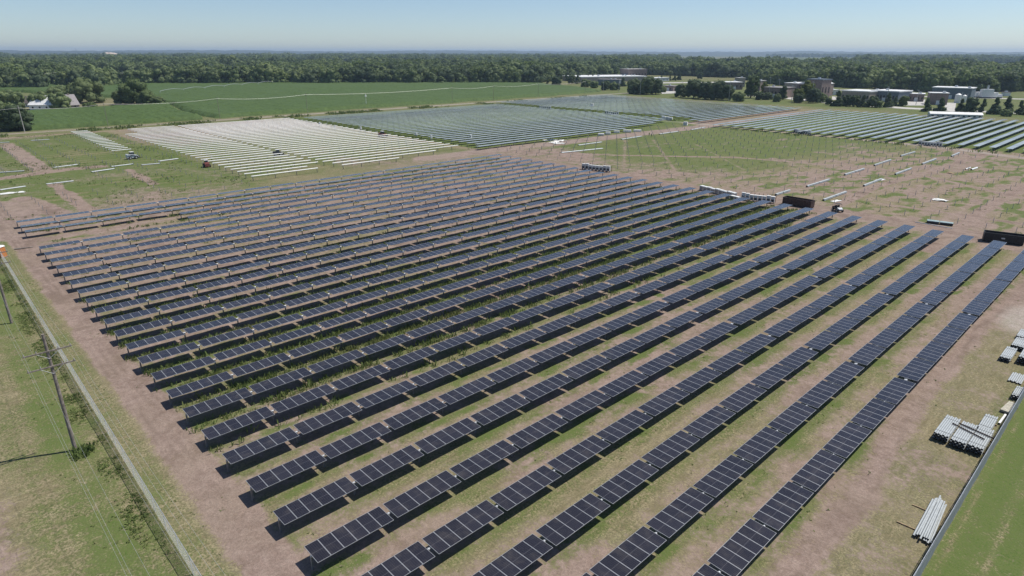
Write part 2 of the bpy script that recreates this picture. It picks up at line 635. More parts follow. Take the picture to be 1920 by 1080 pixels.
    for trk, w in (([P(1030, 285), P(1160, 291), P(1380, 295), P(1480, 303), P(1700, 322), P(1920, 372)], 1.3),
                   ([P(1500, 420), P(1640, 350), P(1760, 318), P(1925, 262)], 1.5),
                   ([P(1170, 320), P(1172, 262)], .55), ([P(1265, 318), P(1225, 262)], .6), ([P(1395, 318), P(1300, 268)], .45),
                   ([P(1560, 402), P(1700, 420), P(1925, 470)], 2.4), ([P(1640, 380), P(1920, 420)], 1.0),
                   ([P(1740, 470), P(1850, 390), P(1925, 345)], 1.6)):
        di = np.maximum(di, (1 - sstep(w * .5, w * 1.6, seg_dist(x, y, trk) + wob * .4)) * (1.05 if w > .8 else .62))
    # haul roads
    for trk, w, pl in (([P(800, 297), P(890, 285), P(1050, 268), P(1330, 236)], 6.5, .12), ([P(1240, 226), P(1330, 234), P(1560, 256), P(1760, 276), P(1925, 297)], 3.6, .42),
                       ([P(0, 335), P(120, 318), P(180, 313)], 4.5, .0), ([P(0, 385), P(30, 400), P(20, 440)], 6.5, .05), ([P(40, 372), P(110, 400)], 3.5, 0),
                       ([P(10, 270), P(80, 318)], 4.0, .05), ([P(100, 345), P(170, 398)], 2.2, 0), ([P(240, 318), P(290, 345)], 2.0, 0)):
        k = 1 - sstep(w * .55, w * 1.15, seg_dist(x, y, trk) + wob * .8)
        di = np.maximum(di, k * 1.15)
        pale = np.maximum(pale, k * pl * (.4 + n6))
    # pile field on the left and the white tube rows
    lf = band(x, -380, -190, 2) * band(y, 12, 75, 2)
    gi = gi + lf * (.52 + .22 * np.sin(2 * math.pi * (ph + .1)))
    di = di - .30 * lf * (1 - band(x, -205, -186, 4))
    wf = band(x, -372, -235, 5) * band(y, 100, 172, 4)
    pale = np.maximum(pale, wf * (.16 + .5 * sstep(-270, -345, x)) * (.5 + n6))
    wg = band(x, -330, -190, 18) * band(y, 74, 170, 3)
    gi, di = gi + .30 * wg, di - .28 * wg
    bk = band(x, -395, -205, 3) * band(y, 174, 486, 2)
    b5 = band(x, -182, 10, 3) * band(y, 328, 486, 2)
    bb = np.maximum(bk, b5)
    gi, di = gi * (1 - bb) + (.98 + (n15 - .5) * .4) * bb, di * (1 - bb) + (.04 + (n15 - .5) * .4) * bb
    # purple-brown bare soil strip by the first row of the block beside the campus
    pale = pale * (1 - .4 * bb)
    d, g = d * (1 - site) + di * site, g * (1 - site) + gi * site
    # the county road with its ditches, and the straw verge
    rd = band(x, -404, -398, .8) * (y > -200) * (y < 620)
    pale = np.maximum(pale, rd * (.30 + .35 * sstep(120, 220, y)))
    d = np.where((x < -384) & (x > -412), .20 + rd * .4, d)
    g = np.where((x < -384) & (x > -412), .62 + (n6 - .5) * .5, g)
    vg = band(x, -386, -379, 1) * band(y, 8, 90, 4)
    g = g - .45 * vg
    # farm yard
    fy = band(x, -640, -540, 6) * band(y, 50, 152, 6)
    g = g * (1 - fy) + (.42 + (n15 - .5) * .5) * fy
    # campus grounds
    cp = band(x, -520, 40, 10) * band(y, 505, 820, 8)
    g = g * (1 - cp) + (.78 + (n15 - .5) * .4) * cp
    d = d * (1 - cp) + .14 * cp
    wv = (fbm(x, y, 18, 3, 83) - .5) * 2.6
    wear = np.zeros_like(x)

    def ruts(c, offs, w, ok):
        out = np.zeros_like(x)
        for o in offs:
            out = np.maximum(out, np.exp(-((c + wv - o) / w) ** 2))
        return out * ok
    wear = np.maximum(wear, ruts(y, (11.4, 12.1, 13.0, 13.9, 14.6), .20, lane * (.35 + .65 * sstep(.4, .6, fbm(x, y, 9, 2, 87)))))
    sdl = np.where(ln > .05, x - np.interp(y, [p[1] for p in pts], [p[0] for p in pts]), 99)
    wear = np.maximum(wear, ruts(sdl, (-1.0, .8), .26, ln * (.4 + .6 * sstep(.4, .6, fbm(x, y, 8, 2, 89)))))
    wear = np.maximum(wear, ruts(y, (166, 168, 170.3, 172), .35, band(x, -200, -8, 3) * .8))
    pud = sstep(.62, .72, fbm(x * 1.0, y, 5.5, 3, 93)) * np.clip(d - .45, 0, 1) * 1.4
    wear = np.maximum(wear, pud)
    return np.clip(d, 0, 1), np.clip(g, 0, 1), np.clip(pale, 0, 1), np.clip(wear, 0, 1)


def build_ground():
    d, g, pale, wear = zones(GX, GY)
    inner = band(GX, -380, 2, 8) * band(GY, -38, 330, 8)
    z = ((fbm(GX, GY, 9, 4, 31) - .5) * .22 + (fbm(GX, GY, 1.8, 3, 37) - .5) * .10) * inner
    nx, ny = GX.shape
    verts = np.stack([GX.ravel(), GY.ravel(), z.ravel() - .02], 1)
    i = np.arange(nx - 1)[:, None] * ny + np.arange(ny - 1)[None, :]
    i = i.ravel()
    quads = np.stack([i, i + ny, i + ny + 1, i + 1], 1)
    me = np_mesh('ground', verts, quads, M['ground'], smooth=True)
    at = me.color_attributes.new('zone', 'FLOAT_COLOR', 'POINT')
    col = np.stack([d.ravel(), g.ravel(), pale.ravel(), wear.ravel()], 1).astype(np.float32)
    at.data.foreach_set('color', col.ravel())
    tag(link('ground', me), kind='structure')


build_ground()


# ------------------------------------------------------------------ far hills
def build_hills():
    th = np.linspace(R(-8), R(112), 900)                 # clockwise from -X towards +Y
    verts, faces = [], []
    rs = [8200, 8900, 9600, 10400, 11400, 12600, 14500]
    amp = [0, 8, 22, 36, 48, 60, 0]
    for r, a in zip(rs, amp):
        x, y = -r * np.cos(th), r * np.sin(th)
        h = a * (.45 + .9 * fbm(th * 9000, th * 0 + r, 1500, 4, 51)) + (0 if a == 0 else 12 * vnoise(th * 9000, th * 0 + r, 60, 53) * (a > 20))
        verts.append(np.stack([x, y, h - (1.0 if a == 0 else 0)], 1))
    n = len(th)
    V = np.concatenate(verts)
    q = []
    for k in range(len(rs) - 1):
        i = k * n + np.arange(n - 1)
        q.append(np.stack([i, i + n, i + n + 1, i + 1], 1))
    m = NT('wooded_hills')
    f = m.noise(m.pos(), .004, 4)
    m.set(Base_Color=m.mix(m.ramp(f, .35, .65), (.02, .035, .03), (.05, .065, .045)), Roughness=.9)
    tag(link('hills', np_mesh('hills', V, np.concatenate(q), m.mat, True)), kind='structure')


build_hills()

# ------------------------------------------------------------------ solar tracker rows of the near block
MOD_W, MOD_P, MOD_L, PZ = 1.134, 1.148, 2.28, 1.47


def solar_panel_mesh(count=1, gapless=False):
    mb = MB()
    uvs = []
    for k in range(count):
        y0 = k * MOD_P - count * MOD_P / 2 + (MOD_P - MOD_W) / 2
        y1 = y0 + MOD_W
        x0, x1 = -MOD_L / 2, MOD_L / 2
        t = .028
        mb.box(x0, x1, y0, y0 + t, -.035, 0, M['alu'])
        mb.box(x0, x1, y1 - t, y1, -.035, 0, M['alu'])
        mb.box(x0, x0 + t, y0 + t, y1 - t, -.035, 0, M['alu'])
        mb.box(x1 - t, x1, y0 + t, y1 - t, -.035, 0, M['alu'])
        mb.face([(x0 + t, y0 + t, -.004), (x1 - t, y0 + t, -.004), (x1 - t, y1 - t, -.004), (x0 + t, y1 - t, -.004)], M['cell'])
        mb.face([(x0 + t, y0 + t, -.020), (x0 + t, y1 - t, -.020), (x1 - t, y1 - t, -.020), (x1 - t, y0 + t, -.020)], M['grille'])
    me = mb.mesh('solar_panel' if count == 1 else 'panel_table')
    uv = me.uv_layers.new(name='UVMap')
    ci = me.materials.find(M['cell'].name)
    for p in me.polygons:
        if p.material_index == ci:
            for li, c in zip(p.loop_indices, ((0, 0), (0, 1), (1, 1), (1, 0))):
                uv.data[li].uv = c
    return me


PANEL_ME = solar_panel_mesh(1)
TABLE_ME = solar_panel_mesh(6)


def rail_mesh():
    mb = MB()
    for k in range(7):
        y = -3 * MOD_P + k * MOD_P
        y = min(max(y, -3 * MOD_P + .05), 3 * MOD_P - .05)
        mb.box(-.42, .42, y - .022, y + .022, -.095, -.040, M['galv'])
    mb.box(-.05, .05, -3 * MOD_P + .03, 3 * MOD_P - .03, -.115, -.0949, M['galv'])
    return mb.mesh('mounting_rails')


RAIL_ME = rail_mesh()


def post_mesh(h, mat, cap=True, w=.075, t=.014):
    """an H section driven pile with a bearing saddle"""
    mb = MB()
    mb.box(-w, w, -w, -w + t, -.3, h, mat)
    mb.box(-w, w, w - t, w, -.3, h, mat)
    mb.box(-t / 2, t / 2, -w + t, w - t, -.3, h, mat)
    if cap:
        mb.box(-.11, .11, -.05, .05, h + .002, h + .10, M['galv'])
        mb.tube((0, -.06, h + .07), (0, .06, h + .07), .095, .095, M['galv'], 10)
    return mb.mesh('post')


M['row_post'] = plain('row_post_steel', (.24, .24, .24), .6, .2, .2, 3)
POST_ME = post_mesh(PZ - .24, M['row_post'])
tube_cache = {}


def tube_mesh(L):
    k = round(L, 1)
    if k not in tube_cache:
        mb = MB()
        mb.tube((0, 0, 0), (0, L, 0), .065, .065, M['galv'], 8)
        tube_cache[k] = mb.mesh('torque_tube')
    return tube_cache[k]


rr = random.Random(3)


def tracker_row(n, ya=None):
    X = rowx(n)
    y0 = 15.12 - .0085 * (abs(X) - 40)
    y1 = 160.2 + .029 * (abs(X) - 22)
    nseg = 20
    extra = {8: .42, 12: .55}
    per = (y1 - y0 - sum(extra.values()) + .26) / nseg
    if n <= 2:
        lab = 'dark solar panel row, %s from the grey screened fence on the right' % ordw(n + 1)
    elif n <= 24:
        lab = 'solar panel row of the near block, %s counted from the right-hand fence' % ordw(n + 1)
    elif n <= 26:
        lab = 'shorter solar panel row, %s behind the long rows at the dirt gap' % ordw(n - 24)
    else:
        lab = 'long blue solar panel row at the back of the near block, %s from the back' % ordw(30 - n)
    root = empty('solar_tracker_row', (X, y0, 0), 0, lab, 'solar row', 'solar rows of the near block')
    y = 0.0
    ends = []
    tilt0 = R(.4) if n < 27 else R(-2.0)
    first = True
    for s in range(nseg):
        yc = y + 3 * MOD_P
        if ya is None or y0 + y >= ya - 2:
            if first:
                ys = y
                link('post', POST_ME, root, (0, y + .02, 0))
                first = False
            tilt = tilt0 + R(rr.gauss(0, .9))
            z = PZ + rr.gauss(0, .018)
            detailed = n <= 16 and s <= 15
            if detailed:
                t = link('panel_table', RAIL_ME, root, (0, yc, z), (0, tilt, 0))
                for k in range(6):
                    link('solar_panel', PANEL_ME, t, (0, (k - 2.5) * MOD_P, 0), (0, 0, 0))
            else:
                link('panel_table', TABLE_ME, root, (0, yc, z), (0, tilt, 0))
            gap = per - 6 * MOD_P + extra.get(s, 0)
            yp = y + 6 * MOD_P + gap / 2
            if s == nseg - 1:
                yp = y + 6 * MOD_P - .02
            link('post', POST_ME, root, (0, yp, 0))
            if s in extra:
                mb = MB()
                mb.box(-.16, .16, -.14, .14, -.22, -.02, M['galv'])
                mb.tube((.16, 0, -.1), (.42, 0, -.1), .06, .06, M['black'], 8)
                mb.add('drive_motor', root, (0, yp, PZ - .06))
            yend = y + 6 * MOD_P
        y += per + extra.get(s, 0)
    link('torque_tube', tube_mesh(yend - ys + .1), root, (0, ys - .05, PZ - .17))


for n in range(25):
    tracker_row(n)
tracker_row(25, 43.0)
tracker_row(26, 41.5)
for n in (27, 28, 29):
    tracker_row(n)

# ------------------------------------------------------------------ far panel rows
far_cache = {}


def far_row_mesh(L, kind):
    k = (round(L, 1), kind)
    if k in far_cache: return far_cache[k]
    mb = MB()
    y = 0
    r = random.Random(int(L * 10))
    while y < L - 2:
        l = min(7.0, L - y)
        dz = r.gauss(0, .015)
        if kind == 'panel':
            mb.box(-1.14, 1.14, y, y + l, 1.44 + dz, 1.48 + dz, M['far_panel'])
        mb.box(-.06, .06, y - .13, y - .02, 0, 1.36, M['pile_steel'])
        y += 7.25
    if kind == 'panel':
        mb.tube((0, 0, 1.34), (0, L, 1.34), .07, .07, M['galv'], 6)
    far_cache[k] = mb.mesh('panel_row')
    return far_cache[k]


def far_block(name, ns, yfun, lab, group):
    for i, n in enumerate(ns):
        a, b = yfun(n)
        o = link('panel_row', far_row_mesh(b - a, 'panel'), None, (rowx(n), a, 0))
        o.rotation_euler = (0, R(rr.gauss(0, .25)), 0)
        tag(o, lab % ordw(i + 1), 'solar row', group)


def b3(n):
    x = rowx(n)
    e = 335 - .0 * x
    if n <= 34: e = (272, 308, 325)[n - 33 + 0] if n - 33 < 3 else e
    return (176 if n > 33 else 172, {33: 272, 34: 308, 35: 325}.get(n, 333))


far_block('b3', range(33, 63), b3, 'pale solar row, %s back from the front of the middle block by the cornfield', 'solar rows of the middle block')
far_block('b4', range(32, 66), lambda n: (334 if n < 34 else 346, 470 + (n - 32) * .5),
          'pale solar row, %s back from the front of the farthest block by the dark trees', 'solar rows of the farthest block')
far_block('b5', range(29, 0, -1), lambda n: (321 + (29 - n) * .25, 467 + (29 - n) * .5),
          'pale solar row, %s from the left in the block beside the campus', 'solar rows of the campus block')


# bare white torque tube rows
def white_row(x, a, b, lab, group, detail):
    L = b - a
    if detail:
        root = empty('tube_row', (x, a, 0), 0, lab, 'tube row', group)
        mb = MB()
        mb.tube((0, 0, 1.52), (0, L, 1.52), .15, .15, M['pale_tube'], 8)
        mb.add('torque_tube', root)
        y = .4
        while y < L:
            link('post', POST_ME, root, (0, y, 0))
            y += 7.25
    else:
        k = ('w', round(L, 1))
        if k not in far_cache:
            mb = MB()
            mb.tube((0, 0, 1.52), (0, L, 1.52), .15, .15, M['pale_tube'], 6)
            y = .4
            while y < L:
                mb.box(-.07, .07, y - .07, y + .07, 0, 1.36, M['pile_steel'])
                y += 7.25
            far_cache[k] = mb.mesh('tube_row')
        tag(link('tube_row', far_cache[k], None, (x, a, 0)), lab, 'tube row', group)


for i in range(31):
    n = 32.4 + i
    x = X0 - PITCH_X * n
    a = 76 + .0 * i + (6.5 if i > 26 else 0)
    b = 104.4 if i >= 2 else 98.5 - i * 1
    white_row(x, a, b, 'white torque tube row left of the walkway gap, %s from the front' % ordw(i + 1), 'white tube rows left of the gap', i < 8)
    a2 = {0: 107.5, 1: 107.0}.get(i, 106.2)
    b2 = {0: 131.0, 1: 152}.get(i, 168)
    white_row(x, a2, b2, 'white torque tube row right of the walkway gap, %s from the front' % ordw(i + 1), 'white tube rows right of the gap', i < 8)
for i in range(16):
    x = -290.8 - i * PITCH_X
    white_row(x, 57.8 + i * .1, 64.8 + i * .12, 'short white tube row in the isolated strip, %s from the machine' % ordw(i + 1), 'short white tube rows', False)

# ------------------------------------------------------------------ bare steel piles
PILE_ME = post_mesh(1.3, M['pile_steel'], False, .055, .014)
piles = []
for i, n in enumerate(range(1, 34)):
    X = rowx(n)
    y0 = 177 + (1.2 if n > 20 else 0)
    for j in range(20):
        y = y0 + j * 7.25
        if y > 322: break
        if n < 8 and j > 12 and (n + j) % 3: continue
        piles.append((X, y, 'bare steel pile in the right-hand field, %s line from the right, %s pile out' % (ordw(i + 1), ordw(j + 1)), 'right'))
for i, n in enumerate(range(31, 62)):
    X = rowx(n)
    for j in range(9):
        y = 14 + j * 7.25
        if y > 74: break
        if 36 <= n <= 43 and j < 4: continue
        if n > 47 and 55 < y < 68: continue
        if (n * 7 + j * 13) % 9 == 0: continue
        piles.append((X, y, 'bare steel pile in the grassy left field, %s line from the front, %s pile along' % (ordw(i + 1), ordw(j + 1)), 'left'))
piles.sort(key=lambda p: p[0] ** 2 + p[1] ** 2)
rest = MB()
for k, (x, y, lab, side) in enumerate(piles):
    if k < 300:
        o = link('steel_pile', PILE_ME, None, (x, y, rr.uniform(-.12, .08)), (rr.gauss(0, .012), rr.gauss(0, .012), 0))
        tag(o, lab, 'pile', 'bare steel piles on the ' + side)
    else:
        h = 1.3 + rr.uniform(-.15, .1)
        rest.box(x - .08, x + .08, y - .08, y - .064, -.1, h, M['pile_steel'])
        rest.box(x - .08, x + .08, y + .064, y + .08, -.1, h, M['pile_steel'])
        rest.box(x - .008, x + .008, y - .064, y + .064, -.1, h, M['pile_steel'])
tag(rest.add('distant_piles'), 'remaining bare steel piles far across the fields', 'piles', kind='stuff')


# ------------------------------------------------------------------ weeds and grass tufts
def clumps(name, pts, sizes, blades, label, spread=.28, seed=5, mat=None, wid=.35, flat=1.0):
    r = np.random.default_rng(seed)
    N = len(pts)
    B = blades
    ang = r.uniform(0, 2 * math.pi, (N, B))
    rad = r.uniform(0, 1, (N, B)) ** .6 * spread * (sizes[:, None] / .4)
    bx = pts[:, 0:1] + np.cos(ang) * rad
    by = pts[:, 1:2] + np.sin(ang) * rad
    h = sizes[:, None] * r.uniform(.5, 1.15, (N, B))
    h0 = h
    h = h * flat
    w = h0 * wid * r.uniform(.6, 1.3, (N, B))
    a2 = r.uniform(0, 2 * math.pi, (N, B))
    lean = h0 * r.uniform(.1, .75, (N, B)) / max(flat, .4)
    a3 = r.uniform(0, 2 * math.pi, (N, B))
    dx, dy = np.cos(a2) * w / 2, np.sin(a2) * w / 2
    zz = np.full((N, B), -.05)
    tx, ty = bx + np.cos(a3) * lean, by + np.sin(a3) * lean
    v = np.stack([np.stack([bx - dx * .5, by - dy * .5, zz], -1), np.stack([bx + dx * .5, by + dy * .5, zz], -1),
                  np.stack([(bx + tx) / 2 + dx, (by + ty) / 2 + dy, h * .62], -1), np.stack([tx, ty, h], -1),
                  np.stack([(bx + tx) / 2 - dx, (by + ty) / 2 - dy, h * .62], -1)], 2).reshape(-1, 3)
    i = np.arange(N * B) * 5
    f = np.stack([np.stack([i, i + 1, i + 2, i + 4], 1), ], 1).reshape(-1, 4)
    f2 = np.stack([i + 4, i + 2, i + 3, i + 3], 1)
    tr = np.concatenate([np.stack([i, i + 1, i + 2], 1), np.stack([i, i + 2, i + 4], 1), np.stack([i + 4, i + 2, i + 3], 1)])
    o = link(name, np_mesh(name, v, tr, mat or M['weed']))
    return tag(o, label, 'weeds', kind='stuff')


def scatter(n, x0, x1, y0, y1, prob, seed):
    r = np.random.default_rng(seed)
    p = np.stack([r.uniform(x0, x1, n), r.uniform(y0, y1, n)], 1)
    k = r.uniform(0, 1, n) < prob(p[:, 0], p[:, 1])
    return p[k]


def under_prob(x, y):
    nrow = (X0 - x) / PITCH_X
    ph = (nrow + .5) % 1.0
    shade = np.exp(-((ph - .26) / .13) ** 2)
    mid = band(nrow, 8.3, 18.5, 1.6)
    late = sstep(15, 20, nrow) * .25
    pat = sstep(.32, .62, fbm(x, y, 12, 3, 71))
    return np.clip(shade * (mid * (.35 + .75 * pat) + late * pat), 0, 1)


pw = scatter(105000, -182, -13, 14.5, 163, under_prob, 3)
clumps('row_weeds', pw, RNG.uniform(.22, .75, len(pw)), 9, 'dark green weeds growing along the panel rows', .42, 5, None, .25)


def tuft_prob(x, y):
    d, g, p, _w = zones(x, y)
    return np.clip((1 - d) * .9 * sstep(.3, .75, fbm(x, y, 3.5, 3, 77)) + .03, 0, 1) * (p < .3) * (g > .3)


pt_ = scatter(26000, -186, -12, 9, 165, tuft_prob, 9)
clumps('grass_tufts', pt_, RNG.uniform(.07, .18, len(pt_)), 6, 'scattered grass tufts between the panel rows', .3, 6, None, .6, .35)
pp = []
for (x, y, *_r) in piles:
    if y > 165 or rr.random() < .6:
        for k in range(rr.choice((0, 2, 4, 8, 12)) if y < 245 else rr.choice((0, 0, 2))):
            pp.append((x + rr.gauss(0, .9), y + rr.gauss(0, .7)))
pp = np.array(pp)
clumps('pile_tufts', pp, RNG.uniform(.08, .26, len(pp)), 6, 'green tufts growing round the bare piles', .4, 13, None, .6, .5)
pl_ = scatter(16000, -165, -28, 3.0, 8.0, lambda x, y: (.03 + .9 * band(y, 5.9, 7.7, .4)) * sstep(.34, .58, fbm(x, y, 5, 3, 91)), 21)
clumps('fence_weeds', pl_, RNG.uniform(.10, .24, len(pl_)), 7, 'rough weeds along the outside of the left fence', .35, 23, None, .45, .6)
pq = scatter(7000, -384, -190, 12, 76, lambda x, y: .9 * sstep(.45, .7, fbm(x, y, 9, 3, 95)), 25)
clumps('field_weeds', pq, RNG.uniform(.2, .5, len(pq)), 6, 'weeds in the grassy pile field on the left', .5, 27)
pe = scatter(16000, -400, -20, 170, 345, lambda x, y: (band(y, 171.5, 175, .6) * (x < -206) + band(y, 334, 344, 1) * (x < -206) + band(y, 317, 322, .8) * (x > -176)) * sstep(.3, .5, fbm(x, y, 7, 3, 97)), 29)
clumps('edge_weeds', pe, RNG.uniform(.5, 1.2, len(pe)), 6, 'tall dark weeds along the ends of the far rows', .5, 31)
pv = scatter(3000, -397, -386, 5, 480, lambda x, y: .8 * sstep(.5, .65, fbm(x, y, 14, 3, 99)), 33)
clumps('verge_shrubs', pv, RNG.uniform(.6, 1.6, len(pv)), 7, 'rough growth in the ditch beside the road', .5, 35)

# ------------------------------------------------------------------ fences
def fence_left():
    root = empty('chain_link_fence', (-28, 8.1, 0), 0, 'long galvanised chain link fence along the left dirt lane', 'fence')
    L, H = 132.0, 1.8
    mb = MB()
    mb.box(-L, 0, -.006, .006, .05, H, M['mesh_wire'])
    mb.add('wire_mesh', root)
    mb = MB()
    mb.tube((-L, .03, H), (0, .03, H), .024, .024, M['galv'], 6)
    mb.add('top_rail', root)
    for k in range(41):
        x = -k * 3.3
        if k == 0:
            mb = MB()
            mb.tube((0, .04, -.2), (0, .04, H + .05), .03, .03, M['galv'], 6)
            me = mb.mesh('post')
        link('post', me, root, (x, 0, 0))


def fence_right():
    root = empty('screened_fence', (-5.75, 30, 0), 0, 'tall fence with grey privacy fabric along the right edge', 'fence')
    L, H = 150.0, 1.95
    mb = MB()
    k = 0
    ys = np.arange(0, L + .1, 1.0)
    for a, b in zip(ys[:-1], ys[1:]):
        s = lambda t: .015 * math.sin(t * 2.1) + .012 * math.sin(t * .7)
        mb.hexa([(s(a) - .008, a, .06), (s(a) + .008, a, .06), (s(b) + .008, b, .06), (s(b) - .008, b, .06),
                 (s(a) - .008, a, H), (s(a) + .008, a, H), (s(b) + .008, b, H), (s(b) - .008, b, H)], M['screen'])
    mb.add('privacy_fabric', root)
    mb = MB()
    mb.tube((-.05, 0, H + .02), (-.05, L, H + .02), .026, .026, M['galv'], 6)
    mb.add('top_rail', root)
    mb = MB()
    mb.tube((0, 0, -.2), (0, 0, H + .06), .032, .032, M['galv'], 6)
    me = mb.mesh('post')
    for k in range(50):
        link('post', me, root, (-.06, k * 3.05, 0))


fence_left()
fence_right()


# ------------------------------------------------------------------ power poles and wires
def utility_pole(x, y, h, label, arms=True, lean=0.0):
    root = empty('utility_pole', (x, y, 0), 0, label, 'utility pole')
    mb = MB()
    mb.tube((0, 0, -.3), (0, 0, h * .5), .19, .165, M['wood'], 10)
    mb.tube((0, 0, h * .5), (0, 0, h), .165, .125, M['wood'], 10)
    mb.add('shaft', root, smooth=False)
    if arms:
        for z, w in ((h - 1.75, 1.95), (h - 3.35, 1.95)):
            mb = MB()
            mb.box(-.05, .05, -w, w, z - .06, z + .06, M['wood'])
            arm = mb.add('crossarm', root, (.16, 0, 0))
            mb = MB()
            mb.tube((.0, -.95, z - .02), (0, 0, z - .75), .022, .022, M['galv'], 6)
            mb.tube((.0, .95, z - .02), (0, 0, z - .75), .022, .022, M['galv'], 6)
            mb.add('brace', root, (.19, 0, 0))
            for q in (-w + .1, -w * .45, w * .45, w - .1):
                mb = MB()
                mb.tube((0, 0, .061), (0, 0, .16), .02, .02, M['galv'], 6)
                mb.tube((0, 0, .16), (0, 0, .27), .055, .035, M['insul'], 8)
                mb.add('insulator', arm, (0, q, z))
    return root


def catenary(a, b, sag, n=24):
    a, b = Vector(a), Vector(b)
    return [a.lerp(b, t / n) - Vector((0, 0, 4 * sag * (t / n) * (1 - t / n))) for t in range(n + 1)]


PB, PB2 = P(142, 845), P(22, 606)
pole_h = 13.0
utility_pole(PB[0], PB[1], pole_h, 'near wooden utility pole with two crossarms, standing in weeds by the left fence')
utility_pole(PB2[0], PB2[1], 12.6, 'farther wooden utility pole at the left edge of the photo, base in mown grass')
DX = PB[0] - PB2[0]
utility_pole(PB[0] + DX * 1.0, PB[1] + .2, pole_h, 'wooden utility pole beyond the bottom of the picture')
k = 0
for z, w in ((pole_h - 1.75, 1.95), (pole_h - 3.35, 1.95)):
    for q in (-w + .1, -w * .45, w * .45, w - .1):
        if (z > 10.5 and abs(q) < 1) : continue
        mb = MB()
        for a, b in (((PB2[0] + .16, PB2[1] + q, z - .4 + .27), (PB[0] + .16, PB[1] + q, z + .27)), ((PB[0] + .16, PB[1] + q, z + .27), (PB[0] + DX + .16, PB[1] + .2 + q, z + .27)),
                     ((PB2[0] + .16, PB2[1] + q, z - .4 + .27), (PB2[0] - DX + .16, PB2[1] + q, z - .4 + .27))):
            mb.path(catenary(a, b, 1.0), .006, M['wire'], 5)
        side = 'lawn side' if q < 0 else 'fence side'
        tag(mb.add('power_line'), '%s overhead wire on the %s of the %s crossarms' % ('outer' if abs(q) > 1 else 'inner', side, 'upper' if z > 10.5 else 'lower'), 'power line', 'power lines by the left fence')
mb = MB()
for q in range(26):
    a = rr.uniform(0, 6.28); r = rr.uniform(.1, .8)
    pass
bush = np.array([[PB[0] + .9 + rr.gauss(0, .4), PB[1] + .4 + rr.gauss(0, .35)] for _ in range(46)])
o = clumps('pole_bush', bush, RNG.uniform(.3, .75, 46), 8, 'leafy weeds round the foot of the near utility pole', .4, 41)

# thin poles along the county road with one sagging cable
road_poles = [P(45, 247), P(203, 237), P(393, 219), P(557, 209), P(805, 190), P(905, 187), P(996, 182), P(1080, 176)]
road_poles = [(-405.0 - i * 1.5, y) for i, (x, y) in enumerate(road_poles)]
rp_names = ['leftmost wooden pole of the road line, beside the big dark trees', 'thin pole in front of the small cornfield', 'thin pole where the field lane meets the road',
            'thin pole before the big cornfield, nearest the white tube rows', 'thin pole before the big cornfield, behind the middle solar block',
            'thin pole before the cornfield where the two far solar blocks meet', 'thin pole near the far end of the cornfield', 'last thin pole at the corner of the cornfield']
tops = []
for i, ((x, y), nm) in enumerate(zip(road_poles, rp_names)):
    h = 13.0
    root = empty('utility_pole', (x, y, 0), 0, nm, 'utility pole', 'poles along the county road')
    mb = MB()
    mb.tube((0, 0, -.3), (0, 0, h), .2 if i == 0 else .14, .13 if i == 0 else .1, M['wood'] if i else M['conc'], 8)
    mb.add('shaft', root)
    mb = MB()
    mb.box(-.05, .05, -.7, .7, h - 1.3, h - 1.18, M['wood'])
    mb.add('crossarm', root, (.15, 0, 0))
    tops.append((x + .2, y, h - 1.2))
mb = MB()
tops = [(tops[0][0], tops[0][1] - 60, 11.5)] + tops
for a, b in zip(tops[:-1], tops[1:]):
    mb.path(catenary(a, b, 1.2), .055, M['wire'], 5)
tag(mb.add('power_line'), 'pale sagging cable strung along the road in front of the cornfield', 'power line')

bgp = [P(9, 165), P(115, 160), P(214, 160), P(302, 158)]
btops = []
for i, (x, y) in enumerate(bgp):
    root = empty('utility_pole', (x, y, 0), 0, ['pale pole before the far wood at the left edge', 'pale pole above the two round farm trees', 'pale pole before the far wood, right of the big round tree',
                                               'pale pole before the far wood, behind the tree group'][i], 'utility pole', 'pale poles before the wood')
    mb = MB()
    mb.tube((0, 0, -.3), (0, 0, 16), .3, .2, M['conc'], 8)
    mb.add('shaft', root)
    mb = MB()
    mb.box(-.1, .1, -1.2, 1.2, 14.5, 14.75, M['conc'])
    mb.add('crossarm', root, (.3, 0, 0))
    btops.append((x, y, 14.9))
mb = MB()
for a, b in zip(btops[:-1], btops[1:]):
    mb.path(catenary(a, b, 1.5), .055, M['wire'], 5)
tag(mb.add('power_line'), 'pale cable on the poles before the far wood at left', 'power line')

# white mast by the road
x, y = P(687, 200)
root = empty('instrument_mast', (x, y, 0), 0, 'white instrument mast standing before the big cornfield', 'mast')
mb = MB(); mb.tube((0, 0, 0), (0, 0, 8.2), .16, .12, M['white'], 8); mb.add('mast_pole', root)
mb = MB(); mb.box(-.5, .5, -.5, .5, 7.2, 8.6, M['white'], .12); mb.add('sensor_head', root)


# ------------------------------------------------------------------ crops
def poly_mask(x, y, poly):
    c = np.zeros(x.shape, bool)
    j = len(poly) - 1
    for i in range(len(poly)):
        xi, yi = poly[i]; xj, yj = poly[j]
        c ^= ((yi > y) != (yj > y)) & (x < (xj - xi) * (y - yi) / (yj - yi + 1e-9) + xi)
        j = i
    return c


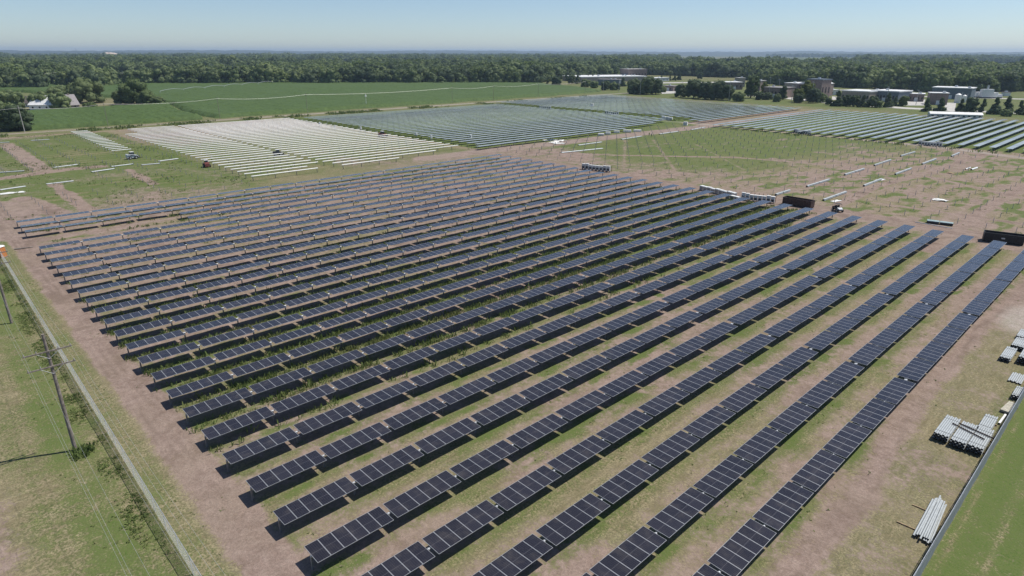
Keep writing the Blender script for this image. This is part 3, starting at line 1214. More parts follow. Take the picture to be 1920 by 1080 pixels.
def crop(name, poly, step, h, label, seed):
    px = [p[0] for p in poly]; py = [p[1] for p in poly]
    xs = np.arange(min(px) - step, max(px) + 2 * step, step)
    ys = np.arange(min(py) - step, max(py) + 2 * step, step)
    A, B = np.meshgrid(xs, ys, indexing='ij')
    mk = poly_mask(A, B, poly)
    r = np.random.default_rng(seed)
    row = (np.round(A / step).astype(int) % 2) * .25
    Z = np.where(mk, h + r.normal(0, .16, A.shape) - row * .6 + (fbm(A, B, 25, 3, seed) - .5) * .5, -.15)
    jit = r.normal(0, step * .18, A.shape + (2,))
    nx, ny = A.shape
    V = np.stack([(A + jit[..., 0]).ravel(), (B + jit[..., 1]).ravel(), Z.ravel()], 1)
    i = (np.arange(nx - 1)[:, None] * ny + np.arange(ny - 1)[None, :])
    any_ = (mk[:-1, :-1] | mk[1:, :-1] | mk[:-1, 1:] | mk[1:, 1:])
    i = i[any_]
    q = np.stack([i, i + ny, i + ny + 1, i + 1], 1)
    used = np.unique(q)
    rm = np.full(nx * ny, -1); rm[used] = np.arange(len(used))
    tag(link(name, np_mesh(name, V[used], rm[q], M['corn'])), label, 'crop', kind='stuff')


crop('corn_crop', [(-412, 45), (-412, 133), (-470, 137), (-537, 150), (-533, 96), (-530, 60), (-520, 40)], 1.3, 2.3, 'small green cornfield in front of the farmhouse', 61)
crop('corn_crop', [(-414, 141), (-418, 330), (-424, 470), (-436, 536), (-480, 560), (-591, 606), (-690, 505), (-785, 405), (-905, 250), (-985, 160), (-930, 60), (-700, 130), (-640, 150), (-545, 156), (-470, 143)],
     2.6, 2.3, 'broad green cornfield reaching back to the far wood', 62)

# pivot irrigation line across the corn
pa, pb = P(300, 173, 3), P(512, 155, 3)
root = empty('irrigation_line', (pa[0], pa[1], 0), math.atan2(pb[1] - pa[1], pb[0] - pa[0]), 'long pale irrigation pipe on wheeled towers crossing the big cornfield', 'irrigation')
Lp = math.hypot(pb[0] - pa[0], pb[1] - pa[1])
mb = MB()
npv = 6
for k in range(npv):
    a, b = k * Lp / npv, (k + 1) * Lp / npv
    mb.path([(a + (b - a) * t / 8, 0, 4.0 + 1.2 * math.sin(math.pi * t / 8)) for t in range(9)], .16, M['galv'], 6)
mb.add('pipe', root)
for k in range(npv + 1):
    mb = MB()
    mb.tube((0, -1.6, .4), (0, 0, 4.0), .07, .07, M['galv'], 6)
    mb.tube((0, 1.6, .4), (0, 0, 4.0), .07, .07, M['galv'], 6)
    mb.tube((0, -1.6, .5), (0, 1.6, .5), .07, .07, M['galv'], 6)
    for s in (-1.6, 1.6):
        mb.tube((-.15, s, .55), (.15, s, .55), .55, .55, M['rubber'], 12)
    mb.add('wheel_tower', root, (k * Lp / npv, 0, 0))

# ------------------------------------------------------------------ pipes, bundles, containers and machines
def pipe_mesh(L, r):
    mb = MB()
    mb.tube((0, 0, 0), (0, L, 0), r, r, M['tube'], 8, True, M['dark_end'])
    return mb.mesh('pipe')


pipe_cache = {}


def pipe_bundle(name, px, cols, rows, L, r, label, group=None, rot=0.0, straps=True, wood=True):
    """px: ground position of the middle of the near end"""
    x, y = px
    root = empty(name, (x, y, 0), rot, label, 'pipe bundle', group)
    k = (round(L, 2), round(r, 3))
    if k not in pipe_cache: pipe_cache[k] = pipe_mesh(L, r)
    z0 = .11 if wood else 0.0
    for i in range(rows):
        for j in range(cols):
            xx = (j - (cols - 1) / 2) * r * 2.06
            dy = (.16 if (i + j) % 2 else 0) + rr.uniform(-.05, .05)
            link('pipe', pipe_cache[k], root, (xx, dy, z0 + r + i * r * 2.02))
    W = cols * r * 1.03
    Ht = z0 + rows * r * 2.03
    if straps:
        for yy in (L * .16, L * .84):
            mb = MB()
            mb.box(-W - .02, W + .02, yy - .02, yy + .02, Ht + .004, Ht + .012, M['black'])
            mb.box(-W - .03, -W - .015, yy - .02, yy + .02, z0, Ht + .012, M['black'])
            mb.box(W + .015, W + .03, yy - .02, yy + .02, z0, Ht + .012, M['black'])
            mb.add('strap', root)
    if wood:
        for yy in (L * .2, L * .8):
            mb = MB()
            mb.box(-W - .15, W + .15, yy - .05, yy + .05, 0, .105, M['plank'])
            mb.add('bearer', root)
    return root


G1 = 'bundles of pale pipes beside the right fence'
pipe_bundle('pipe_bundle', (-10.0, 70.9), 7, 4, 4.9, .093, 'leftmost pale pipe bundle of the pile by the right fence', G1)
pipe_bundle('pipe_bundle', (-8.45, 70.7), 7, 4, 4.9, .093, 'middle pale pipe bundle of the pile, with rusty rails across its top', G1)
pipe_bundle('pipe_bundle', (-7.0, 70.9), 7, 4, 4.9, .093, 'pale pipe bundle of the pile closest to the screened fence', G1)
pipe_bundle('pipe_bundle', (-7.25, 76.0), 6, 3, 3.6, .093, 'shorter pale pipe bundle standing behind the pile of three', G1)
root = empty('rusty_rail', (-9.25, 74.6, .90), R(-103), 'left rusty steel rail lying across the pipe bundles', 'rail', 'rusty rails on the pipe bundles')
mb = MB(); mb.box(-.05, .05, 0, 3.6, 0, .07, M['rust']); mb.box(-.018, .018, 0, 3.6, .071, .12, M['rust']); mb.add('rail_section', root)
root = empty('rusty_rail', (-9.75, 74.1, .90), R(-110), 'right rusty steel rail lying across the pipe bundles', 'rail', 'rusty rails on the pipe bundles')
mb = MB(); mb.box(-.05, .05, 0, 3.3, 0, .07, M['rust']); mb.box(-.018, .018, 0, 3.3, .071, .12, M['rust']); mb.add('rail_section', root)
# keep the rails clear of each other
pipe_bundle('pipe_bundle', (-9.4, 97.8), 6, 3, 4.4, .095, 'strapped pale pipe bundle at the edge of the right lane, nearest the solar rows', G1)
pipe_bundle('pipe_bundle', (-9.0, 103.2), 7, 3, 3.6, .1, 'pale pipe bundle farthest up the right lane', G1)
pipe_bundle('pipe_bundle', (-9.1, 107.8), 8, 2, 3.4, .1, 'flat pale pipe bundle beyond the farthest tall bundle at the right edge', G1)
pipe_bundle('pipe_bundle', (-7.6, 98.6), 6, 5, 4.2, .095, 'tall pale pipe bundle at the right edge with dark pipe mouths', G1)
pipe_bundle('pipe_bundle', (-7.55, 91.9), 4, 1, 3.0, .1, 'low group of four pale pipes on the grass by the fence', G1, 0, False, False)
pipe_bundle('pipe_bundle', (-6.85, 91.9), 3, 1, 3.1, .09, 'low group of three pale pipes next to the group of four', G1, 0, False, False)
pipe_bundle('pipe_bundle', (-6.35, 86.9), 5, 3, 3.0, .085, 'small dark mouthed pipe bundle tight against the screened fence', G1)
# tan covered stack and white post
x, y = P(1893, 770)
root = empty('lumber_stack', (-6.5, 82.6, 0), R(-6), 'tan weathered stack of boards on bearers beside the screened fence', 'lumber stack')
mb = MB()
for k in range(5):
    mb.box(-.5 + k * .2, -.31 + k * .2, 0, 2.9 + .08 * (k % 2), .1, .32, plain('tan_boards', (.42, .40, .33), .85, 0, .2, 3) if k == 0 else bpy.data.materials['tan_boards'])
mb.add('boards', root)
mb = MB(); mb.box(-.6, .6, .4, .5, 0, .098, M['plank']); mb.box(-.6, .6, 2.3, 2.4, 0, .098, M['plank']); mb.add('bearer', root)
root = empty('square_post', (-6.45, 79.4, 0), R(-2), 'single cream square post lying on the grass against the fence', 'post')
mb = MB(); mb.box(-.1, .1, 0, 2.7, 0, .2, M['white']); mb.box(-.08, .08, -.006, -.001, .02, .18, M['dark_end']); mb.add('hollow_section', root)

# loose heap of long pipes near the bottom right
root = empty('loose_pipes', (-6.85, 53.3, 0), R(3), 'loose fanned heap of long grey pipes lying beside the screened fence', 'pipe heap')
mk = pipe_mesh(6.4, .075)
for k in range(15):
    lay = 0 if k < 9 else 1
    j = k if lay == 0 else k - 9
    xx = (-.62 + j * .155) if lay == 0 else (-.42 + j * .165)
    link('pipe', mk, root, (xx, rr.uniform(-.25, .35) + (1.0 if k in (3, 4) else 0), .18 + lay * .152), (0, 0, R((xx + .05) * 1.6 + rr.gauss(0, .25))))
for yy in (1.2, 4.6):
    mb = MB(); mb.box(-2.1 if yy < 3 else -1.7, .62, yy - .05, yy + .05, 0, .1, M['plank']); mb.add('bearer', root)

# pairs of pale tubes set out on the bare field
tubes = [((-76.0, 194.3), 16.4, 'rear left of the rusty container'), ((-64.6, 208.0), 16.0, 'with a pale sheet at its end'), ((-64.9, 178.7), 16.0, 'just behind the small utility vehicle'),
         ((-75.7, 223.0), 17.0, 'second up the left line, on bare ground'), ((-75.7, 250.6), 18.0, 'third up the left line'), ((-76.4, 281.6), 16.6, 'at the far end of the left line'),
         ((-64.8, 266.4), 17.3, 'second farthest up the right line'), ((-64.6, 236.6), 16.5, 'halfway up the right line'), ((-62.6, 295.7), 13.0, 'farthest up the right line'),
         ((-77.0, 166.8 + 9), 9.0, 'half hidden behind the rusty container')]
for (x, y), L, where in tubes:
    root = empty('tube_pair', (x, y, 0), R(rr.gauss(0, 1.0)), 'pale tubes on the bare field, ' + where, 'tube pair', 'pale tubes set out on the bare field')
    for s in range(2):
        mb = MB()
        for q in range(4):
            mb.tube(((q % 2 - .5) * .29, s * L / 2 + .12, .145 + (q // 2) * .29), ((q % 2 - .5) * .29, (s + 1) * L / 2 - .12, .145 + (q // 2) * .29), .145, .145, M['tube'], 8, True, M['dark_end'])
        mb.add('tube_layer', root)
# tubes along the haul road
for (p, q), nm in zip([((1052, 287), (1130, 279)), ((1084, 273), (1128, 267)), ((1165, 262), (1203, 256)), ((1236, 252), (1271, 247)), ((1296, 244), (1322, 239))],
                      ['nearest the solar rows', 'second along', 'third along, with a dark stack end', 'fourth along, near the two workers', 'last, at the road junction']):
    a, b = P(*p), P(*q)
    L = math.hypot(b[0] - a[0], b[1] - a[1])
    root = empty('tube_pair', (a[0], a[1], 0), math.atan2(b[1] - a[1], b[0] - a[0]) - math.pi / 2, 'grey tubes along the haul road, ' + nm, 'tube pair', 'grey tubes along the haul road')
    for s in range(2):
        mb = MB()
        for q_ in range(3):
            mb.tube(((q_ - 1) * .345, s * L / 2 + .12, .17), ((q_ - 1) * .345, (s + 1) * L / 2 - .12, .17), .17, .17, M['tube'], 8, True, M['dark_end'])
        mb.add('tube_layer', root)
lt = [((0, 324), (46, 321), 'at the left edge beyond the dirt road'), ((99, 315), (145, 309), 'in front of the yellow-green pile rows'), ((172, 323), (214, 317), 'nearest right end of the dirt road'),
      ((209, 313), (250, 308), 'just below the isolated white strip'), ((265, 310), (300, 307), 'in the grass right of the dirt road'), ((297, 303), (334, 298), 'closest to the white tube rows'),
      ((87, 346), (138, 340), 'alone on bright grass'), ((0, 357), (48, 350), 'at the left edge this side of the road'), ((0, 268), (18, 267), 'at the left edge by the verge'), ((58, 264), (93, 262), 'at the back by the straw verge')]
for p, q, nm in lt:
    a, b = P(*p), P(*q)
    L = math.hypot(b[0] - a[0], b[1] - a[1])
    root = empty('tube_pair', (a[0], a[1], 0), math.atan2(b[1] - a[1], b[0] - a[0]) - math.pi / 2, 'pale tubes in the left field, ' + nm, 'tube pair', 'tubes lying in the left field')
    mb = MB()
    for q_ in range(3):
        mb.tube(((q_ - 1) * .29, 0, .14), ((q_ - 1) * .29, L, .14), .14, .14, M['tube'], 8, True, M['dark_end'])
    mb.add('tube_layer', root)


def dumpster(px, ang, mat, label, L=6.7, W=2.4, H=1.9):
    root = empty('roll_off_container', (px[0], px[1], 0), ang, label, 'container')
    mb = MB()
    t = .07
    z0 = .2
    mb.box(0, L, 0, W, z0, z0 + .1, mat)
    mb.box(0, L, 0, t, z0 + .102, H, mat); mb.box(0, L, W - t, W, z0 + .102, H, mat)
    mb.box(0, t, t, W - t, z0 + .102, H, mat); mb.box(L - t, L, t, W - t, z0 + .102, H, mat)
    mb.add('container_shell', root)
    mb = MB()
    mb.box(-.06, L + .06, -.07, .09, H + .002, H + .11, mat); mb.box(-.06, L + .06, W - .09, W + .07, H + .002, H + .11, mat)
    mb.box(-.06, .09, .092, W - .092, H + .002, H + .11, mat); mb.box(L - .09, L + .06, .092, W - .092, H + .002, H + .11, mat)
    mb.add('top_rim', root)
    mb = MB(); mb.box(-.045, .045, -.075, -.002, z0, H, mat); me = mb.mesh('side_rib')
    for k in range(9):
        x = .3 + k * (L - .6) / 8
        link('side_rib', me, root, (x, 0, 0))
        link('side_rib', me, root, (x, W, 0), (0, 0, math.pi))
    mb = MB(); mb.box(0, L, .5, .68, 0, .198, mat); mb.box(0, L, W - .68, W - .5, 0, .198, mat); mb.add('skid_rail', root)
    mb = MB(); mb.tube((0, -.09, .2), (0, .09, .2), .2, .2, M['rubber'], 12); me = mb.mesh('wheel')
    for x in (.5, L - .5):
        for y in (.3, W - .3):
            link('wheel', me, root, (x, y, 0))
    if mat is M['black_steel']:
        mb = MB(); mb.box(L * .44, L * .53, -.085, -.08, .95, 1.25, M['cabinet']); mb.add('maker_plate', root)
    return root


a, b = P(1466, 383), P(1519, 392)
dumpster(a, math.atan2(b[1] - a[1], b[0] - a[0]), M['rust'], 'rust brown open roll-off container at the ends of the solar rows', math.hypot(b[0] - a[0], b[1] - a[1]))
a, b = P(1842, 452), P(1914, 461)
dumpster(a, math.atan2(b[1] - a[1], b[0] - a[0]), M['black_steel'], 'black open roll-off container at the right edge behind the row ends', 7.0)

# white boxed pallets at the row ends
a, b = P(1313, 356), P(1385, 373)
dirp = Vector((b[0] - a[0], b[1] - a[1])).normalized()
angp = math.atan2(dirp.y, dirp.x)


def pallet(px, ang, label, group, w=1.3, d=1.15, h=1.25):
    root = empty('boxed_pallet', (px[0], px[1], 0), ang, label, 'pallet', group)
    mb = MB()
    for k in range(3): mb.box(-w / 2, w / 2, -d / 2 + k * (d / 2 - .06), -d / 2 + k * (d / 2 - .06) + .12, 0, .1, M['plank'])
    mb.box(-w / 2, w / 2, -d / 2, d / 2, .102, .13, M['plank'])
    mb.add('wooden_base', root)
    mb = MB(); mb.box(-w / 2 + .04, w / 2 - .04, -d / 2 + .04, d / 2 - .04, .132, h - .22, M['conc'])
    for q in (-.3, 0, .3):
        mb.box(q - .05, q + .05, -d / 2 + .02, -d / 2 + .037, .14, h - .24, M['brick'])
    mb.add('carton_stack', root)
    mb = MB(); mb.box(-w / 2 + .0, w / 2 - .0, -d / 2 + .0, d / 2 - .0, h - .218, h, M['wrap'], .03); mb.add('white_lid', root)


for k in range(9):
    p = Vector(a) + dirp * (.7 + k * 1.46)
    pallet(p, angp + R(rr.gauss(0, 2)), 'white topped boxed pallet, %s from the left in the line at the row ends' % ordw(k + 1), 'white topped pallets at the row ends', h=1.45 + rr.uniform(-.12, .1))
for k in range(3):
    p = Vector(P(1366, 372)) + dirp * (k * 1.5)
    pallet(p, angp + R(3), 'white boxed pallet in front of the line, %s from the left' % ordw(k + 1), 'white pallets in front of the line', h=1.1)


def cabinet(px, ang, label, group, h=1.7, w=1.05, d=.7, z0=.0):
    root = empty('inverter_cabinet', (px[0], px[1], 0), ang, label, 'cabinet', group)
    mb = MB(); mb.box(-w / 2, w / 2, -d / 2, d / 2, .35, h, M['cabinet'], .02); mb.add('cabinet_body', root)
    mb = MB(); mb.box(-w / 2 - .05, w / 2 + .05, -d / 2 - .05, d / 2 + .05, h + .002, h + .06, M['white']); mb.add('cabinet_lid', root)
    mb = MB(); mb.box(-w * .36, w * .36, -d / 2 - .012, -d / 2 - .002, .5, h * .62, M['grille']); mb.add('vent_grille', root)
    mb = MB()
    for s in (-1, 1):
        mb.box(s * w * .42 - .05, s * w * .42 + .05, -d / 2, d / 2, 0, .348, M['black_steel'])
    mb.add('stand', root)


def cabinet_group(p, q, n, where, rail=True, tall=(0, 1)):
    a, b = Vector(P(*p)), Vector(P(*q))
    d = b - a
    ang = math.atan2(d.y, d.x)
    for k in range(n):
        c = a + d * ((k + .5) / n)
        low = k in (2, 3, 4, 5) and n > 6
        cabinet(c, ang, 'grey inverter cabinet, %s from the left %s' % (ordw(k + 1), where), 'inverter cabinets ' + where, h=2.0 + rr.uniform(-.15, .15) if not low else 1.75, w=min(1.15, d.length / n * .86))
    if rail:
        root = empty('cable_rack', (a.x, a.y, 0), ang, 'dark steel cable rack behind the inverter cabinets ' + where, 'rack')
        mb = MB()
        L = d.length
        mb.box(0, L, .95, 1.02, 1.2, 1.28, M['black_steel']); mb.box(0, L, .95, 1.02, .5, .58, M['black_steel'])
        mb.add('rack_rails', root)
        mb = MB(); mb.box(-.05, .05, 1.022, 1.10, 0, 2.2, M['black_steel']); me = mb.mesh('rack_post')
        for k in range(n + 1):
            link('rack_post', me, root, (k * L / n, 0, 0))


cabinet_group((1389, 375), (1452, 382), 8, 'beside the white pallets')
cabinet_group((1091, 317), (1144, 323), 8, 'at the back corner of the near block')
cabinet_group((1488, 249), (1520, 253), 7, 'at the front of the campus block, left set', False)
cabinet_group((1722, 272), (1766, 276), 8, 'at the front of the campus block, right set', False)
cabinet_group((1011, 204), (1033, 205), 6, 'between the two far blocks, back set', False)
cabinet_group((1134, 214), (1160, 216), 7, 'between the two far blocks, front set', False)

# green-grey sheet stack with planks, cloth and scraps
a, b = P(1737, 419), P(1786, 425)
root = empty('covered_stack', (a[0], a[1], 0), math.atan2(b[1] - a[1], b[0] - a[0]), 'low grey-green covered stack with a dark base on the bare field', 'stack')
L = math.hypot(b[0] - a[0], b[1] - a[1])
mb = MB(); mb.box(0, L * .47, 0, 1.5, .12, .62, M['black_steel']); mb.box(L * .5, L, .15, 1.6, .12, .58, M['black_steel']); mb.add('stacked_sections', root)
mb = MB(); mb.box(-.05, L * .48, -.05, 1.55, .622, .74, M['green_cover'], .04); mb.box(L * .49, L + .05, .1, 1.65, .582, .70, M['green_cover'], .04); mb.add('cover_sheet', root)
mb = MB()
for k in range(4): mb.box(L * (.1 + .26 * k), L * (.1 + .26 * k) + .12, -.2, 1.7, 0, .118, M['plank'])
mb.add('bearer', root)
a2, b2 = P(1716, 417), P(1786, 429)
root = empty('loose_beam', (a2[0], a2[1], .0), math.atan2(b2[1] - a2[1], b2[0] - a2[0]), 'long pale beam on the ground in front of the covered stack', 'beam')
mb = MB(); mb.box(0, math.hypot(b2[0] - a2[0], b2[1] - a2[1]), -.08, .08, 0, .16, M['cabinet']); mb.box(.3, 2.0, -.06, .06, .161, .18, M['conc']); mb.add('beam_section', root)


def sheet(px, w, d, label, mat, hgt=.5, seed=1):
    r = np.random.default_rng(seed)
    n = 9
    u = np.linspace(-.5, .5, n)
    A, B = np.meshgrid(u, u, indexing='ij')
    Z = hgt * np.abs(fbm(A * 10 + seed, B * 10, 3, 3, seed) - .35) * (1.4 - 1.6 * np.hypot(A, B)) + .06
    J = r.normal(0, .05, A.shape + (2,))
    top = np.stack([((A + J[..., 0]) * w).ravel(), ((B + J[..., 1]) * d).ravel(), np.maximum(Z, .05).ravel()], 1)
    V = np.concatenate([top, top - [0, 0, .03]])
    i = (np.arange(n - 1)[:, None] * n + np.arange(n - 1)[None, :]).ravel()
    q = np.stack([i, i + n, i + n + 1, i + 1], 1)
    Q = np.concatenate([q, q[:, ::-1] + n * n])
    o = link('crumpled_sheet', np_mesh('crumpled_sheet', V, Q, mat), None, (px[0], px[1], 0), (0, 0, r.uniform(0, 3)))
    return tag(o, label, 'sheet')


sheet(P(1763, 376), 3.4, 2.2, 'crumpled white plastic sheet alone on the bare brown field', M['wrap'], 1.6, 3)
sheet(P(1652, 337), 3.2, 1.6, 'pale sheet lying beside the far end of a tube pair', M['wrap'], .5, 4)
sheet(P(22, 362), 5.5, 2.2, 'pale plastic sheet on dirt at the left edge below the tubes', M['wrap'], .6, 5)
sheet(P(1783, 325), 2.6, 1.2, 'small tan sheet on bare soil, near the two short white pipes', M['plank'], .9, 6)
sheet(P(1567, 377), 3.4, 1.4, 'flattened cream cardboard beside the small utility vehicle', M['wrap'], .3, 7)
for k, (px, w) in enumerate((((1032, 263), 7), ((1040, 267), 6), ((1048, 269), 5), ((1052, 264), 4))):
    sheet(P(*px), w, 3.2, 'white packing sheet by the middle block corner, %s from the left' % ordw(k + 1), M['wrap'], 1.2, 10 + k)
for k, (px, w) in enumerate((((1127, 254), 6), ((1140, 252), 5), ((1156, 249), 6), ((1176, 248), 8), ((1195, 247), 8))):
    a = P(*px)
    root = empty('packing_crate', (a[0], a[1], 0), R(35), 'white crate beside the haul road, %s from the left' % ordw(k + 1), 'crate', 'white crates beside the haul road')
    mb = MB(); mb.box(-w / 4, w / 4, -1, 1, .16, 1.0 + .2 * (k % 2), M['wrap'], .05); mb.add('wrapped_load', root)
    mb = MB(); mb.box(-w / 4, w / 4, -1, -.8, 0, .158, M['plank']); mb.box(-w / 4, w / 4, .8, 1, 0, .158, M['plank']); mb.add('skid', root)
for k, px in enumerate(((1244, 224), (1251, 225), (1257, 226), (1110, 199), (1285, 235))):
    a = P(*px)
    root = empty('transformer_box', (a[0], a[1], 0), R(20), ['left white transformer box at the end of the haul road', 'middle white transformer box at the end of the haul road', 'right white transformer box at the end of the haul road',
                                                            'white transformer box between the two far blocks', 'small white transformer box alone in the grass by the road bend'][k], 'transformer')
    mb = MB(); mb.box(-1.1, 1.1, -.9, .9, .2, 1.9, M['white'], .04); mb.add('housing', root)
    mb = MB(); mb.box(-1.0, 1.0, -1.0, -.902, .4, 1.6, M['cabinet']); mb.add('radiator', root)
    mb = MB(); mb.box(-1.3, 1.3, -1.1, 1.1, 0, .198, M['conc']); mb.add('pad', root)
for k, px in enumerate(((600, 237), (628, 243), (677, 246), (781, 258), (809, 263), (883, 262))):
    a = P(*px)
    root = empty('combiner_box', (a[0], a[1], 0), 0, 'small white combiner box on a stand at the block edge, %s from the left' % ordw(k + 1), 'combiner box', 'combiner boxes along the block edge')
    mb = MB(); mb.box(-.45, .45, -.3, .3, .9, 2.3, M['white'], .02); mb.add('box_body', root)
    mb = MB(); mb.box(-.4, -.3, -.1, .1, 0, .898, M['galv']); mb.box(.3, .4, -.1, .1, 0, .898, M['galv']); mb.add('stand', root)
for k, (px, L) in enumerate((((1810, 318), 5.0), ((1821, 319), 6.0))):
    a = P(*px)
    root = empty('short_pipe', (a[0], a[1], 0), R(-4), ['left', 'right'][k] + ' one of two short white pipes on bare soil near the far road', 'pipe')
    mb = MB(); mb.tube((0, 0, .2), (0, L, .2), .2 + .1 * k, .2 + .1 * k, M['pale_tube'], 8, True, M['dark_end']); mb.add('pipe_section', root)
a, b = P(27, 468), P(62, 464)
root = empty('wooden_log', (a[0], a[1], 0), math.atan2(b[1] - a[1], b[0] - a[0]), 'grey wooden pole lying on the dirt at the left lane', 'log')
L = math.hypot(b[0] - a[0], b[1] - a[1])
mb = MB(); mb.tube((0, 0, .13), (L * .55, 0, .12), .14, .12, M['wood'], 8); mb.tube((L * .55, 0, .12), (L, .1, .12), .12, .09, M['wood'], 8); mb.add('log_body', root)

# orange cabin with white roof at the left edge
a = P(4, 482)
root = empty('portable_toilet', (a[0], a[1], 0), R(40), 'orange cabin with a white roof at the left edge by the fence', 'portable toilet')
mb = MB(); mb.box(-.62, .62, -.62, .62, .12, 2.1, M['orange'], .03); mb.add('cabin_walls', root)
mb = MB(); mb.box(-.68, .68, -.68, .68, 2.102, 2.35, M['white'], .18); mb.add('roof', root)
mb = MB(); mb.box(-.4, .4, -.655, -.625, .2, 1.95, M['orange']); mb.tube((.28, -.66, 1.0), (.28, -.66, 1.15), .03, .03, M['black'], 6); mb.add('door', root)
mb = MB(); mb.box(-.75, .75, -.75, .75, 0, .118, M['wood']); mb.add('base_skid', root)


def wheel_mesh(r, w):
    mb = MB()
    mb.tube((0, -w / 2, 0), (0, w / 2, 0), r, r, M['rubber'], 14)
    mb.tube((0, -w / 2 - .01, 0), (0, w / 2 + .01, 0), r * .5, r * .5, M['galv'], 10)
    return mb.mesh('wheel')


def utv(px, ang):
    root = empty('utility_vehicle', (px[0], px[1], 0), ang, 'small dark utility vehicle with a roll cage behind the row ends', 'vehicle')
    me = wheel_mesh(.36, .28)
    for x in (-1.05, 1.05):
        for y in (-.72, .72):
            link('wheel', me, root, (x, y, .36))
    mb = MB(); mb.box(-1.55, 1.5, -.56, .56, .36, .62, M['black']); mb.box(-.55, .7, -.7, .7, .621, .8, M['black']); mb.add('chassis', root)
    mb = MB()
    mb.hexa([(.72, -.62, .625), (1.62, -.5, .625), (1.62, .5, .625), (.72, .62, .625), (.72, -.62, 1.12), (1.55, -.45, .86), (1.55, .45, .86), (.72, .62, 1.12)], M['cabinet'])
    mb.add('hood', root)
    mb = MB(); mb.box(-1.6, -.58, -.68, .68, .66, .74, M['black']); mb.box(-1.6, -.58, -.68, -.62, .741, 1.05, M['black']); mb.box(-1.6, -.58, .62, .68, .741, 1.05, M['black'])
    mb.box(-1.6, -1.54, -.619, .619, .741, 1.05, M['black']); mb.add('cargo_bed', root)
    mb = MB()
    for y in (-.62, .62):
        mb.path([(.74, y, 1.1), (.35, y, 1.9), (-.5, y, 1.9), (-.6, y, .9)], .035, M['black'], 6)
    mb.tube((.35, -.6, 1.9), (.35, .6, 1.9), .035, .035, M['black'], 6); mb.tube((-.5, -.6, 1.9), (-.5, .6, 1.9), .035, .035, M['black'], 6)
    mb.add('roll_cage', root)
    mb = MB(); mb.box(-.5, .36, -.6, .6, 1.94, 1.98, M['grille']); mb.add('roof', root)
    for y in (-.32, .32):
        mb = MB(); mb.box(-.45, .1, y - .26, y + .26, .805, 1.0, M['black']); mb.box(-.5, -.36, y - .26, y + .26, 1.002, 1.5, M['black']); mb.add('seat', root)
        mb = MB(); mb.box(1.56, 1.63, y - .1, y + .1, .64, .76, M['white']); mb.add('headlight', root)


utv(P(1570, 396), R(-42))


def loader(px, ang, label, body, s=1.0, boom=True):
    root = empty('loader', (px[0], px[1], 0), ang, label, 'loader')
    me = wheel_mesh(.5 * s, .38 * s)
    for x in (-.95 * s, .95 * s):
        for y in (-.95 * s, .95 * s):
            link('wheel', me, root, (x, y, .5 * s))
    mb = MB(); mb.box(-1.7 * s, 1.3 * s, -.72 * s, .72 * s, .45 * s, 1.15 * s, body, .05); mb.box(-1.75 * s, -.6 * s, -.7 * s, .7 * s, 1.152 * s, 1.65 * s, body, .08); mb.add('chassis', root)
    mb = MB(); mb.box(-.55 * s, .75 * s, -.62 * s, .62 * s, 1.152 * s, 2.35 * s, M['glassy'], .12); mb.add('cab', root)
    mb = MB(); mb.box(-.55 * s, .75 * s, -.6 * s, .6 * s, 2.352 * s, 2.45 * s, M['white']); mb.add('cab_roof', root)
    if boom:
        for y in (-.86, .86):
            mb = MB(); mb.tube((-1.5 * s, y * s, 1.7 * s), (1.2 * s, y * s, 1.35 * s), .11 * s, .11 * s, body, 6); mb.tube((1.2 * s, y * s, 1.35 * s), (2.1 * s, y * s, .5 * s), .11 * s, .1 * s, body, 6); mb.add('lift_arm', root)
        mb = MB()
        mb.box(2.12 * s, 2.2 * s, -1.0 * s, 1.0 * s, .2 * s, .95 * s, M['black_steel'])
        for y in (-.5, .5): mb.box(2.22 * s, 3.3 * s, y * s - .06, y * s + .06, .2 * s, .27 * s, M['black_steel'])
        mb.add('fork_carriage', root)
    return root


loader(P(248, 298), R(100), 'white and dark machine working at the end of the isolated white strip', M['cabinet'], 1.1)
loader(P(388, 313), R(170), 'red skid loader at the left end of the white tube rows', M['red'], 1.0)
loader(P(521, 292), R(80), 'dark loader standing in the walkway gap of the white tube rows', M['black'], 1.0)
loader(P(717, 257), R(20), 'red and white machine parked at the edge of the middle block', M['red'], 1.15)


